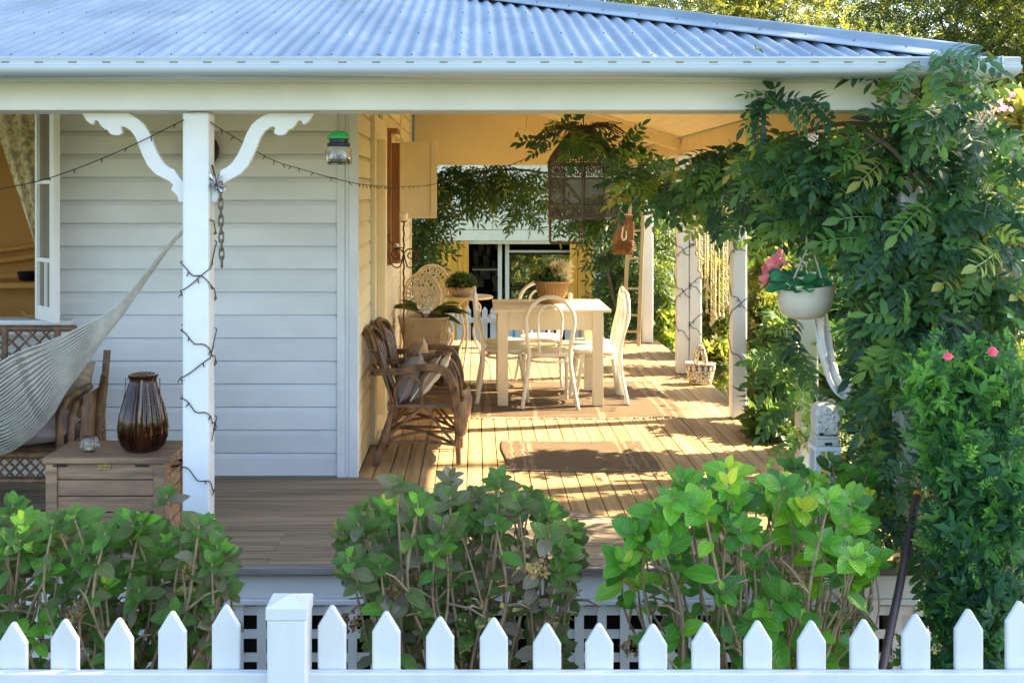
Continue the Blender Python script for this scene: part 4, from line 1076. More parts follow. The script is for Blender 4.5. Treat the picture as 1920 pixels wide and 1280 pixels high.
# --- planter of hosta on a stand
stn = thing('plant_stand', 'low dark timber stand under the woven planter', 'stand', (-.42, 9.2, 0))
MB().box(-.57, -.27, 9.05, 9.35, .235, .258).build('top', M['bluegrey'], stn, bevel=.004)
for x in (-.55, -.32):
    for y in (9.07, 9.30): MB().box(x, x+.03, y, y+.03, .003, .234).build('leg', M['bluegrey'], stn)
hp = basket_planter('woven_planter', 'pale woven planter holding a broad leaved hosta', (-.42, 9.2, .26), (.42, .36), (.29, .26), .325, 'planter', .010, 'planter')
MB().tube([W(772, 598, 9.0), W(776, 606, 8.99), W(772, 618, 8.99)], .006, 6).build('raffia_tie', M['rope'], hp, smooth=True)
hl = [leaf_base(.5, .18, .35, 8, 'ovate'), leaf_base(.42, .22, .25, 8, 'ovate')]
for k in range(17):
    a = rnd.uniform(0, 6.28); e = rnd.uniform(.25, .8)
    if k < 5: a = rnd.uniform(-.7, .3); e = rnd.uniform(.0, .35)
    d = Vector((math.cos(a), math.sin(a)*.8, e)).normalized(); b0 = Vector((-.40, 9.18, .575))
    s = rnd.uniform(.17, .25); p = b0+Vector((d.x, d.y, d.z+.15))*rnd.uniform(.06, .14)
    leaf_objects('leaf', hl, [(k % 2, p-hp.location*0, rot(d, (-d.x*.5, -d.y*.5-.3, 1))*s, rnd.uniform(.0, .55))], G['far'], hp)
    MB().tube([b0-Vector((0, 0, .05)), (b0+p)/2+Vector((0, 0, .01)), p], .004, 5).build('leaf_stalk', M['vinestem'], hp)
MB().box(-.56, -.28, 9.08, 9.33, .555, .565).build('potting_soil', M['soil'], hp)
pb = thing('planter_box', 'narrow dark planter box beside the woven planter', 'planter', (-.2, 9.65, 0))
mb = MB(); mb.prism([(-.245, 9.58), (-.145, 9.58), (-.145, 9.72), (-.245, 9.72)], 'z', .003, .26); mb.build('box', M['bluegrey'], pb, bevel=.006)
MB().box(-.252, -.138, 9.573, 9.727, .2605, .28).build('rim', M['bluegrey'], pb, bevel=.004)
# --- wrought iron candle stand
ci = thing('candle_stand', 'tall rusty iron candle stand with scrolled arms by the side wall', 'candle stand', (-.535, 8.2, 0))
X0, Y0 = W(757, 500, 8.2).x, 8.2
ztop = W(757, 415, 8.2).z
MB().tube([(X0+.003*math.cos(k*1.2), Y0+.003*math.sin(k*1.2), .02+(ztop-.02)*k/90) for k in range(91)], .0065, 6).build('pole', M['iron'], ci, smooth=True)
for a in (0, 2.1, 4.2): T3(curve_pts([(X0, Y0, .10), (X0+.07*math.cos(a), Y0+.07*math.sin(a), .06), (X0+.11*math.cos(a), Y0+.11*math.sin(a), .003)], 6), .006).build('foot', M['iron'], ci, smooth=True)
MB().lathe([(.004, -.012), (.018, -.004), (.03, 0), (.03, .003)], (X0, Y0, ztop), 18).build('drip_plate', M['iron'], ci, smooth=True)
def scroll(sx):
    q = []
    for k in range(40):
        t = k/39*2.2*math.pi*1.15; r_ = .052*(1-k/52)
        q.append((X0+sx*(.052-r_*math.cos(t)), Y0+.0, W(757, 478, 8.2).z+r_*math.sin(t)))
    return q
for sx in (-1, 1):
    T3(scroll(sx), .0048, 6).build('scroll', M['iron'], ci, smooth=True)
    T3(curve_pts([(X0, Y0, W(0, 475, 8.2).z), (X0+sx*.03, Y0, W(0, 500, 8.2).z), (X0+sx*.085, Y0-.01, W(0, 496, 8.2).z), (X0+sx*.12, Y0-.02, W(0, 468, 8.2).z), (X0+sx*(.125 if sx < 0 else .09), Y0-.03, W(0, 445 if sx < 0 else 480, 8.2).z)], 7), .0048, 6).build('arm', M['iron'], ci, smooth=True)
for dx, dy, py in ((-.115, -.03, 440), (-.06, .08, 466)):
    zz = W(0, py, 8.2).z
    MB().lathe([(.004, -.02), (.012, -.008), (.026, 0), (.026, .004)], (X0+dx, Y0+dy, zz), 16).build('cup', M['iron'], ci, smooth=True)
    T3([(X0+dx, Y0+dy, zz-.02), (X0+dx*.9, Y0+dy*.8, zz-.05), (X0+dx*.4, Y0+dy*.4, zz-.09), (X0, Y0, zz-.10)], .004, 6).build('arm', M['iron'], ci, smooth=True)
cn = thing('candle', 'cream candle on the top plate of the iron candle stand', 'candle', (X0, Y0, ztop))
MB().lathe([(.030, .004), (.031, .01), (.031, .056), (.026, .06)], (X0, Y0, ztop), 18).build('wax', M['wax'], cn, smooth=True)
MB().tube([(X0, Y0, ztop+.06), (X0, Y0, ztop+.07)], .001, 5).build('wick', M['dark'], cn)
cn = thing('candle', 'stubby candle on the low back cup of the iron candle stand', 'candle', (X0-.06, Y0+.08, W(0, 466, 8.2).z))
MB().lathe([(.022, .005), (.022, .03), (.016, .034)], (X0-.06, Y0+.08, W(0, 466, 8.2).z), 16).build('wax', M['wax'], cn, smooth=True)
# --- bistro set
bt = thing('bistro_table', 'small round cream metal table at the back by the wall', 'table', (-.07, 10.35, 0))
MB().lathe([(.05, .628), (.225, .630), (.232, .636), (.232, .648), (.225, .652), (.02, .652)], (-.07, 10.35, 0), 36).build('tabletop', M['bistro'], bt, smooth=True)
for k in range(3):
    a = k*2.094+.35; c_, s_ = math.cos(a), math.sin(a)
    T3(curve_pts([(-.07+.03*c_, 10.35+.03*s_, .62), (-.07+.12*c_, 10.35+.12*s_, .54), (-.07+.05*c_, 10.35+.05*s_, .32), (-.07+.13*c_, 10.35+.13*s_, .12), (-.07+.20*c_, 10.35+.20*s_, .015)], 6), .012, 8).build('leg', M['bistro'], bt, smooth=True)
pp_ = thing('bowl_planter', 'sandy clay bowl with a clipped dark green bush on the round table', 'potted plant', (-.13, 10.3, .652))
MB().lathe([(.06, .001), (.085, .005), (.115, .03), (.125, .075), (.12, .085), (.108, .08)], (-.13, 10.3, .653), 28).build('bowl', M['clay'], pp_, smooth=True)
def bistro_chair(label, x, y, rz):
    t = thing('bistro_chair', label, 'chair', (0, 0, 0), 'lacy cream metal bistro chairs')
    tb3 = lambda name, lst, n=6: tubes(name, lst, 'bistro', n, t)
    cz_ = .70; rx, rz_ = .175, .20; Y = -.17
    E = lambda r_, a: (rx*r_*math.cos(a), Y-.03*(1-r_*r_), cz_+rz_*r_*math.sin(a))
    ring = lambda r_: ([E(r_, 2*math.pi*k/36) for k in range(37)])
    lst = [(ring(1), .010), (ring(.86), .0045), (ring(.60), .0045), (ring(.34), .0045), (ring(.12), .005)]
    for k in range(24):
        a = 2*math.pi*k/24; lst.append(([E(.93, a+.13*math.cos(b))if False else (E(.93+.06*math.sin(b), a+.11*math.cos(b))) for b in np.linspace(0, 6.28, 9)], .0042))
        lst.append(([(E(.73+.12*math.sin(b), a+.12*math.cos(b))) for b in np.linspace(0, 6.28, 9)], .0045))
    for k in range(14):
        a = 2*math.pi*k/14; lst.append(([(E(.47+.12*math.sin(b), a+.2*math.cos(b))) for b in np.linspace(0, 6.28, 9)], .0045))
    for k in range(8):
        a = 2*math.pi*k/8; lst.append(([(E(.23+.10*math.sin(b), a+.36*math.cos(b))) for b in np.linspace(0, 6.28, 9)], .0045))
    tb3('back', lst)
    MB().lathe([(.16, .385), (.178, .39), (.18, .40), (.16, .405), (.02, .40)], (0, 0, 0), 28).build('seat', M['bistro'], t, smooth=True)
    for sx in (-1, 1):
        tb3('back_stay', [([(sx*.13, -.14, .40), (sx*.14, -.17, .55), (sx*.12, -.18, .60)], .011)])
        for sy in (-1, 1):
            tb3('leg', [(curve_pts([(sx*.11, sy*.11, .385), (sx*.16, sy*.16, .30), (sx*.11, sy*.11, .13), (sx*.17, sy*.17, .004)], 6), .011)], 8)
    t.location = (x, y, .002); t.rotation_euler = (0, 0, rz)
bistro_chair('lacy round backed cream metal chair just behind the woven planter', -.41, 9.95, R(-20))
bistro_chair('lacy cream metal chair farther back, its round top just showing', -.40, 10.75, R(190))
# --- woven birdcage lantern under the vine
bc = thing('cage_lantern', 'large hanging wicker topped cage lantern with dark mesh sides', 'lantern', (.673, 7.0, 1.45))
cX, cY = .673, 7.0; rz0, rz1 = 1.447, 1.778; cr = .222; NS = 10
def oct_(r_, z, k): a = 2*math.pi*(k+.3)/NS; return (cX+r_*math.cos(a), cY+r_*math.sin(a), z)
for k in range(NS):
    MB().bar(oct_(cr, rz0, k), oct_(cr, rz1, k), .010).build('upright', M['cagewood'], bc)
    for z, w_ in ((rz0, .016), (rz0+.075, .007), (rz1-.085, .007), (rz1, .016)): MB().bar(oct_(cr, z, k), oct_(cr, z, k+1), w_).build('rail', M['cagewood'], bc)
    MB().add([oct_(cr-.004, rz0+.078, k), oct_(cr-.004, rz0+.078, k+1), oct_(cr-.004, rz1-.088, k+1), oct_(cr-.004, rz1-.088, k)], [(0, 1, 2, 3)]).build('mesh_panel', M['gauze'], bc)
    sc2 = MB()
    for z, h in ((rz0+.037, .06), (rz1-.043, .07)):
        A, B = Vector(oct_(cr, z, k)), Vector(oct_(cr, z, k+1))
        for f_ in (.27, .73):
            c_ = A.lerp(B, f_); t_ = (B-A).normalized()
            sc2.tube([c_+t_*(.033*(1-j/22))*math.cos(j*.62)+Vector((0, 0, h*.48*(1-j/24)*math.sin(j*.62))) for j in range(18)], .0035, 5)
        for f_ in np.linspace(.05, .95, 9):
            c_ = A.lerp(B, f_); sc2.tube([c_-Vector((0, 0, h/2)), c_+Vector((rnd.uniform(-.01, .01), 0, h/2))], .002, 4)
    tag(sc2.build('scrollwork', M['cagewood'], bc, smooth=True), kind='stuff')
rf_ = MB()
for k in range(72):
    a = 2*math.pi*k/72
    rr = lambda q: cr*1.02-(cr*1.02-.055)*q**1.15
    rf_.tube([(cX+rr(q)*math.cos(a), cY+rr(q)*math.sin(a), rz1+.005+.235*q**.9) for q in np.linspace(0, 1, 7)], .0028, 4)
for q in np.linspace(.08, 1, 11):
    rf_.tube([(cX+rr(q)*math.cos(a), cY+rr(q)*math.sin(a), rz1+.005+.235*q**.9) for a in np.linspace(0, 6.28, 33)], .0028, 4)
tag(rf_.build('wicker_roof', M['cagewood'], bc, smooth=True), kind='stuff')
tw = MB()
for k in range(120):
    a = rnd.uniform(0, 6.28); p = Vector((cX+.04*math.cos(a), cY+.04*math.sin(a), rz1+.235)); r_ = rnd.uniform(.12, .26)
    tw.tube([p, p+Vector((math.cos(a)*r_*.6, math.sin(a)*r_*.6, rnd.uniform(0, .03))), p+Vector((math.cos(a)*r_, math.sin(a)*r_, rnd.uniform(-.09, .02)))], .0022, 4)
tag(tw.build('thatch', M['cagewood'], bc), kind='stuff')
MB().tube([(cX, cY, rz1+.23), (cX, cY, ceil_z(cX, cY))], .004, 5).build('hanging_wire', M['blackwire'], bc)
# --- small glass lantern below, tiny bell
gl = thing('glass_lantern', 'small square glass lantern hanging at the far end of the verandah', 'lantern', W(1060, 430, 11.4))
c = W(1060, 430, 11.4); hw2, hz = .155, .135
for sx in (-1, 1):
    for sy in (-1, 1): MB().bar((c.x+sx*hw2, c.y+sy*hw2*.6, c.z-hz), (c.x+sx*hw2, c.y+sy*hw2*.6, c.z+hz), .012).build('upright', M['iron'], gl)
    MB().add([(c.x+sx*hw2, c.y-hw2*.6, c.z-hz), (c.x+sx*hw2, c.y+hw2*.6, c.z-hz), (c.x+sx*hw2, c.y+hw2*.6, c.z+hz), (c.x+sx*hw2, c.y-hw2*.6, c.z+hz)], [(0, 1, 2, 3)]).build('pane', M['window_glass'], gl)
for z in (-hz, hz):
    for sy in (-1, 1): MB().bar((c.x-hw2, c.y+sy*hw2*.6, c.z+z), (c.x+hw2, c.y+sy*hw2*.6, c.z+z), .012).build('rail', M['iron'], gl)
for k in range(4): MB().tube([(c.x+(hw2 if k % 2 else -hw2), c.y+(hw2*.6 if k > 1 else -hw2*.6), c.z+hz), (c.x, c.y, c.z+.32)], .004, 5).build('hanger', M['iron'], gl)
MB().tube([(c.x, c.y, c.z+.32), (c.x, c.y, ceil_z(c.x, c.y))], .003, 5).build('hanging_wire', M['blackwire'], gl)
MB().box(c.x-hw2, c.x+hw2, c.y-hw2*.6, c.y+hw2*.6, c.z-hz-.01, c.z-hz).build('base', M['iron'], gl)
be = thing('hanging_bell', 'tiny brown bell hanging on a wire left of the cage lantern', 'bell', W(972, 250, 7.4))
c = W(970, 258, 7.4); MB().lathe([(.022, 0), (.018, .012), (.012, .03), (.004, .036)], (c.x, c.y, c.z), 12).build('bell', M['brass'], be, smooth=True)
MB().tube([(c.x, c.y, c.z+.036), (c.x+.01, c.y, c.z+.06), (c.x+.06, c.y, c.z+.05), (c.x+.07, c.y, c.z+.4)], .0018, 5).build('wire', M['brass'], be)
# --- ladder and carved sign at the far post
la = thing('ladder', 'old bare timber ladder leaning against the far verandah post', 'ladder', (1.64, 11.75, 0))
def rail_(bx, tx): return Vector((bx, 11.7, .003)), Vector((tx, 11.95, 1.75))
a0, a1 = rail_(1.535, 1.66); b0, b1 = rail_(1.70, 1.80)
MB().bar(a0, a1, .04, .028).build('rail', M['ladder'], la, bevel=.004); MB().bar(b0, b1, .04, .028).build('rail', M['ladder'], la, bevel=.004)
for py in (620, 590, 541, 485, 433, 380):
    t = max(.03, min(.97, W(0, py, 11.8).z/1.75)); MB().tube([a0.lerp(a1, t), b0.lerp(b1, t)], .012, 7).build('rung', M['ladder'], la, smooth=True)
sg = thing('carved_sign', 'carved wooden welcome plaque with a pale bird hung on the ladder', 'sign', W(1169, 440, 11.55))
c = W(1169, 440, 11.55); sw_, sh_ = .108, .205
prof = [(-sw_, -sh_), (sw_*.9, -sh_*1.02), (sw_, -sh_*.3), (sw_*1.04, sh_*.5), (sw_*.95, sh_*.98), (0, sh_*1.04), (-sw_*.86, sh_*.98), (-sw_*.95, sh_*.2)]
MB().prism([(c.x+x, c.z+z) for x, z in prof], 'y', c.y, c.y+.03).build('board', M['signwood'], sg, bevel=.006)
bird = curve_pts([(c.x-.005, c.y-.008, c.z+.085), (c.x-.012, c.y-.010, c.z+.04), (c.x-.018, c.y-.01, c.z-.02), (c.x-.002, c.y-.012, c.z-.055), (c.x+.022, c.y-.012, c.z-.03), (c.x+.026, c.y-.008, c.z+.04)], 5)
MB().tube(bird, [.006+.004*math.sin(math.pi*k/(len(bird)-1)) for k in range(len(bird))], 6).build('bird', M['creamfab'], sg, smooth=True)
nst = MB()
for k in range(60):
    p = Vector((c.x+rnd.uniform(-.09, .09), c.y-rnd.uniform(.002, .014), c.z-.13+rnd.uniform(-.06, .06))); q = Vector((rnd.uniform(-.06, .06), 0, rnd.uniform(-.015, .015)))
    nst.tube([p-q, p+Vector((0, -.004, .01)), p+q], .003, 4)
tag(nst.build('nest', M['signwood'], sg), kind='stuff')
def words(txt, loc, size, m, parent, name='lettering'):
    cu = bpy.data.curves.new(name, 'FONT'); cu.body = txt; cu.size = size; cu.extrude = .0015; cu.align_x = 'CENTER'
    tmp = bpy.data.objects.new(name, cu); COL.objects.link(tmp)
    dg = bpy.context.evaluated_depsgraph_get(); me = bpy.data.meshes.new_from_object(tmp.evaluated_get(dg))
    bpy.data.objects.remove(tmp)
    me.transform(Matrix.Translation(loc) @ Matrix.Rotation(R(90), 4, 'X')); me.materials.clear(); me.materials.append(m)
    return link(name, me, parent)
words('WELCOME', (c.x, c.y-.0025, c.z+.150), .038, M['hessian'], sg)
words('FRIENDS', (c.x+.004, c.y-.0025, c.z+.112), .038, M['hessian'], sg)
MB().tube([(c.x-.03, c.y+.012, c.z+.21), (c.x, c.y+.03, c.z+.27), (c.x+.03, c.y+.012, c.z+.21)], .003, 5).build('cord', M['rope'], sg)
# --- strands of shells hung under the side beam
sc3 = thing('shell_strands', 'golden strands of shells and beads hanging between the side posts', 'bead curtain', (1.87, 8.9, 1.9))
MB().tube([(1.87, 8.32, 1.915), (1.87, 9.52, 1.915)], .008, 7).build('bar', M['ladder'], sc3)
for k in range(19):
    t = k/18; y_ = 8.36+1.12*t
    pyb = float(np.interp(t, [0, .2, .45, .62, .85, 1], [560, 590, 612, 560, 500, 470]))
    zb = 1.6-(pyb+rnd.uniform(-18, 12)-362)*y_/2100
    mb = MB(); z = 1.91; x_ = 1.87+rnd.uniform(-.02, .02)
    mb.tube([(x_, y_, 1.912), (x_, y_, zb)], .0022, 4)
    while z > zb:
        s = rnd.uniform(.0055, .0095); mb.ball((x_+rnd.uniform(-.002, .002), y_+rnd.uniform(-.002, .002), z), s, 6, 4, (1, 1, rnd.uniform(.8, 1.6))); z -= s*rnd.uniform(1.8, 2.6)
    mb.ball((x_, y_, zb-.012), .014, 7, 5, (1, 1, 1.5))
    mb.build('strand', M['bead'], sc3, smooth=True)
# --- mosaic basket
def mosaic():
    m, t, b = nm('mosaic_glaze'); N = t.nodes; L = t.links
    tc = N.new('ShaderNodeTexCoord'); vo_ = N.new('ShaderNodeTexVoronoi'); vo_.feature = 'DISTANCE_TO_EDGE'; vo_.inputs['Scale'].default_value = 42
    L.new(tc.outputs['Object'], vo_.inputs['Vector'])
    cr_ = N.new('ShaderNodeValToRGB'); cr_.color_ramp.elements[0].position = .06; cr_.color_ramp.elements[1].position = .12
    cr_.color_ramp.elements[0].color = (.16, .09, .05, 1); cr_.color_ramp.elements[1].color = (.74, .66, .48, 1)
    L.new(vo_.outputs['Distance'], cr_.inputs[0]); L.new(cr_.outputs[0], b.inputs['Base Color']); b.inputs['Roughness'].default_value = .3
    return m
M['mosaic'] = mosaic(); M['darktile'] = pmat('dark_tile', (.10, .05, .045), .3, .1, 5); M['paletile'] = pmat('pale_tile', (.76, .68, .55), .3, .05, 5)
mk = thing('mosaic_basket', 'cream mosaic basket with tall handle by the paired posts', 'basket', (1.885, 9.4, 0))
c = (1.885, 9.4, .003)
MB().lathe([(.075, 0), (.09, .005), (.108, .08), (.122, .165), (.126, .172), (.12, .178), (.11, .165)], c, 36, sx=1.05, sy=.8).build('bowl', M['mosaic'], mk, smooth=True)
MB().tube(curve_pts([(c[0]-.04, c[1], .16), (c[0]-.03, c[1]-.0, .25), (c[0]+.0, c[1], .31), (c[0]+.03, c[1], .25), (c[0]+.04, c[1], .16)], 8), .022, 10, flat=.7).build('handle', M['mosaic'], mk, smooth=True)
for k in range(16):
    a = 2*math.pi*k/16
    for q, (off_, mm) in enumerate(((0, 'darktile'), (math.pi/16, 'paletile'))):
        pts = []
        for da, dz in ((-.16, 0), (0, -.022), (.16, 0), (0, .022)):
            z = .140+dz; r_ = .1235+(z-.14)*.17+.001*q; pts.append((c[0]+r_*1.05*math.cos(a+off_+da), c[1]+r_*.8*math.sin(a+off_+da), z))
        MB().add(pts, [(0, 1, 2, 3)]).build('tile', M[mm], mk)
# --- garden head statue on a plinth beyond the deck
gs = thing('stone_ornament', 'weathered stone garden ornament on a plinth beyond the paired posts', 'ornament', (2.35, 10.9, GZ))
MB().prism([(2.27, 10.82), (2.43, 10.82), (2.43, 10.98), (2.27, 10.98)], 'z', GZ-.05, .22).build('plinth', M['oldstone'], gs, bevel=.02)
MB().lathe([(.05, 0), (.075, .01), (.06, .05), (.05, .09), (.085, .15), (.098, .22), (.085, .30), (.05, .35), (.02, .37)], (2.35, 10.9, .221), 24).build('urn', M['oldstone'], gs, smooth=True)
# --- hanging pot of begonia
hpot = thing('hanging_pot', 'cream stone bowl planter hanging by cords in front of the vine', 'hanging planter', W(1511, 600, 5.02))
c = W(1511, 597, 5.02)
pr = [(q*.84, h_*.84) for q, h_ in [(.05, 0), (.085, .006), (.122, .035), (.141, .085), (.147, .135), (.147, .172), (.135, .172), (.132, .14)]]
mb = MB().lathe(pr, (c.x, c.y, c.z), 40)
mb.v = [(x, y, z+(x-c.x)*.11*(1 if z > c.z+.02 else .5)) for x, y, z in mb.v]
mb.build('bowl', M['potcream'], hpot, smooth=True)
for dx, px, py in ((.06, 1522, 430), (-.10, 1508, 400)):
    MB().tube([(c.x+dx, c.y-.08, c.z+.135), W(px+6, (py+530)/2, 4.93), W(px, py, 4.92), (W(px, py, 4.9).x-.03, 4.9, 1.948)], .004, 6).build('cord', M['rope'], hpot, smooth=True)
MB().lathe([(.108, .0), (.108, .005)], (c.x, c.y, c.z+.118), 24).build('potting_soil', M['soil'], hpot)
bl = [leaf_base(1.0, .10, .3, 8, 'round'), leaf_base(.95, .16, .4, 8, 'round')]
for k in range(34):
    a = rnd.uniform(0, 6.28); r_ = rnd.uniform(.02, .10)
    p = Vector((c.x-.05+r_*math.cos(a)*.95, c.y-.04+r_*math.sin(a)*.8, c.z+.125+rnd.uniform(0, .08)))
    d = Vector((math.cos(a), math.sin(a)-.6, rnd.uniform(-.2, .7))).normalized()
    leaf_objects('leaf', bl, [(k % 2, p, rot(d, (d.x*.1, -.75, .8))*rnd.uniform(.05, .072), rnd.uniform(.1, .8))], G['begonia'], hpot)
fw_ = thing('pink_flowers', 'cluster of pink blooms left of the hanging cream bowl', 'flower', W(1448, 510, 5.1))
pb_ = [whorl_base(6, .75, 3, .5, 'round', 3)]
for k in range(44):
    t = rnd.random(); p = W(1462-26*t+rnd.uniform(-13, 13), 478+50*t+rnd.uniform(-10, 10), 5.08+rnd.uniform(-.05, .05))
    leaf_objects('blossom', pb_, [(0, p, rot(rvec(), (rnd.uniform(-.5, .5), -1, .4))*rnd.uniform(.018, .026), rnd.uniform(.1, .7))], G['flower'], fw_)
MB().tube(curve_pts([W(1425, 545, 5.06), W(1450, 520, 5.08), W(1475, 490, 5.1), W(1490, 510, 5.05), (c.x-.07, c.y, c.z+.12)], 5), .004, 5).build('stalk', M['vinestem'], fw_)
# --- canvas sling
cs_ = thing('canvas_sling', 'white canvas strip looped and hanging below the cream bowl', 'cloth', W(1580, 735, 5.15))
q = curve_pts([W(1538, 590, 5.2), W(1548, 650, 5.15), W(1560, 700, 5.1), W(1580, 733, 5.08), W(1600, 725, 5.08), W(1622, 690, 5.1), W(1650, 650, 5.15), W(1668, 600, 5.2)], 6)
mb = MB(); nq = len(q)
vs = []
for i, p in enumerate(q):
    for k in range(6):
        s = k/5-.5; vs.append((p.x+s*.075*(1-.3*math.sin(math.pi*i/nq)), p.y+.02*math.sin(k*1.9+i*.25)+.05*s, p.z+s*.05+.004*math.sin(i*.8+k)))
mb.add(vs, [(i*6+k, i*6+k+1, (i+1)*6+k+1, (i+1)*6+k) for i in range(nq-1) for k in range(5)])
o = mb.build('canvas', M['canvas'], cs_, smooth=True); s = o.modifiers.new('thick', 'SOLIDIFY'); s.thickness = .004
# --- carved white stone lantern on a stand
cl = thing('stone_lantern', 'white carved stone lantern with swirled openwork at the deck edge', 'lantern', W(1546, 832, 5.0))
c = W(1546, 832, 5.0); hw3 = .05
MB().prism([(c.x-hw3, c.y-hw3), (c.x+hw3, c.y-hw3), (c.x+hw3, c.y+hw3), (c.x-hw3, c.y+hw3)], 'z', c.z, c.z+.032).build('base', M['stone'], cl, bevel=.004)
MB().prism([(c.x-.05, c.y-.05), (c.x+.05, c.y-.05), (c.x+.05, c.y+.05), (c.x-.05, c.y+.05)], 'z', c.z+.033, c.z+.045).build('band', M['stone'], cl, bevel=.003)
prf = [(-.05, 0), (.05, 0), (.052, .06), (.050, .11), (.042, .128), (.02, .138), (-.02, .138), (-.042, .128), (-.050, .11), (-.052, .06)]
MB().prism([(c.x+x, c.z+.046+z) for x, z in prf], 'y', c.y-.047, c.y+.047).build('body', M['stone'], cl, bevel=.01)
sw4 = MB()
for k, (dx, dz, r_) in enumerate(((-.026, .035, .022), (.026, .03, .022), (0, .07, .024), (-.03, .085, .018), (.03, .08, .02), (0, .112, .018), (.0, .022, .016))):
    sw4.tube([(c.x+dx+r_*(1-j/26)*math.cos(j*.55+k), c.y-.050, c.z+.046+dz+r_*(1-j/26)*math.sin(j*.55+k)) for j in range(20)], .0085, 6)
sw4.build('swirls', M['stone'], cl, smooth=True)
hl_ = MB()
for dx, dz in ((.0, .052), (-.03, .06), (.03, .055), (-.028, .012), (.03, .012)): hl_.ball((c.x+dx, c.y-.049, c.z+.046+dz), .011, 8, 5, (1, .35, 1))  # dark beads stand for the shade inside the pierced holes
hl_.box(c.x-.016, c.x+.016, c.y-.0565, c.y-.054, c.z+.006, c.z+.018)
hl_.build('hole_shade_spots', M['dark'], cl, smooth=True)
sd2 = thing('lantern_stand', 'slim white timber stand under the carved stone lantern', 'stand', (c.x, c.y, 0))
MB().box(c.x-.058, c.x+.058, c.y-.058, c.y+.058, c.z-.022, c.z-.001).build('top', M['trim'], sd2, bevel=.003)
for sx in (-1, 1):
    for sy in (-1, 1): MB().box(c.x+sx*.044-.01, c.x+sx*.044+.01, c.y+sy*.044-.01, c.y+sy*.044+.01, .003, c.z-.0225).build('leg', M['trim'], sd2)
# --- brown pole leaning in the shrub
po = thing('metal_pole', 'brown metal pole leaning through the shrub beside the corner post', 'pole', W(1655, 1255, 3.9))
pa, pb2 = W(1642, 1310, 3.88), W(1719, 930, 4.5)
MB().tube([pa, (pa+pb2)/2+Vector((.004, 0, 0)), pb2], .0155, 12).build('shaft', M['pole'], po, smooth=True)
MB().tube([pb2, pb2+(pb2-pa).normalized()*.018], .0165, 12).build('grip', M['yellowdoor'], po, smooth=True)

# ================================================================== SHED, CAR AND FENCE AT THE BACK
SY = 19.0; GB = -1.1
def SX(px): return (px-892)/2100*SY
def SZ(py): return 1.6-(py-362)/2100*SY
shed = thing('shed', 'pale vertical boarded shed with open front and yellow timber doors', 'shed', (SX(980), SY+1, GB))
x0s, x1s = SX(690), SX(1330); zo = SZ(458)
up = MB().box(x0s, x1s, SY+.06, SY+.1, zo, SZ(290)).build('front_wall', M['shedw'], shed)
xx = x0s
while xx < x1s:
    MB().box(xx, xx+.155, SY+.035, SY+.06, SZ(430), SZ(292)).build('board', M['shedw'], up); xx += .163
xx = x0s
while xx < x1s:
    MB().box(xx, xx+.095, SY+.035, SY+.06, zo+.012, SZ(450)).build('board', M['shedw'], up); xx += .104
MB().box(x0s, x1s, SY+.0, SY+.034, SZ(451), SZ(432)).build('fascia', M['shedw'], up)
MB().box(x0s, SX(822), SY+.05, SY+.1, GB, zo).build('front_wall', M['shedw'], shed); MB().box(SX(1105), x1s, SY+.05, SY+.1, GB, zo).build('front_wall', M['shedw'], shed)
for k in range(16): MB().box(SX(1105)+k*.15, SX(1105)+k*.15+.143, SY+.02, SY+.05, GB, zo).build('board', M['shedw'], shed)
SD = 3.6
MB().box(x0s, x1s, SY+.1, SY+SD, SZ(300), SZ(298)).build('roof', M['roof'], shed)
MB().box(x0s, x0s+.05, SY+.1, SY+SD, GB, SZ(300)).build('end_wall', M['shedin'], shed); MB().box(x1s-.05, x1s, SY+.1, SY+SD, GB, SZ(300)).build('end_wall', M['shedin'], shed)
yb = SY+SD; k2 = yb/2100
def BX(px): return (px-892)*k2
def BZ(py): return 1.6-(py-362)*k2
bw = MB(); wx0, wx1, wz0, wz1 = BX(958), BX(1075), BZ(562), BZ(478)
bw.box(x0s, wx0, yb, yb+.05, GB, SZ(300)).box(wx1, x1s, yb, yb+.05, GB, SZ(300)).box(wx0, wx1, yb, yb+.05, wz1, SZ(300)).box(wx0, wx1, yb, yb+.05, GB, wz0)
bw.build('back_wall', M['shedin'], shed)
MB().box(x0s, x1s, SY, yb, GB-.05, GB).build('floor', M['soil'], shed)
for px in (938, 952):
    MB().box(SX(px)-.035, SX(px)+.035, SY+.3, SY+.37, GB, zo).build('post', M['shedw'], shed)
MB().box(SX(956), SX(1078), SY+.3, SY+.36, SZ(475), SZ(471)).build('rail', M['shedw'], shed)
MB().box(wx0-.06, wx0, yb-.03, yb-.001, wz0, wz1).build('window_frame', M['shedw'], shed); MB().box(wx0, wx1, yb-.03, yb-.001, wz1, wz1+.05).build('window_frame', M['shedw'], shed)
MB().box(SX(885), SX(938), SY+1.2, SY+1.7, SZ(516), SZ(513)).build('bench', M['shedw'], shed)
clut = MB()
for k in range(26):
    px = rnd.uniform(884, 936); py = rnd.uniform(470, 560); a = SX(px); z = SZ(py); s = rnd.uniform(.03, .12)
    clut.box(a-s*.5, a+s*.5, SY+1.75+rnd.uniform(0, .4), SY+2.2, z-s, z+s*1.3)
tag(clut.build('clutter', M['oldstone'], shed), kind='stuff')
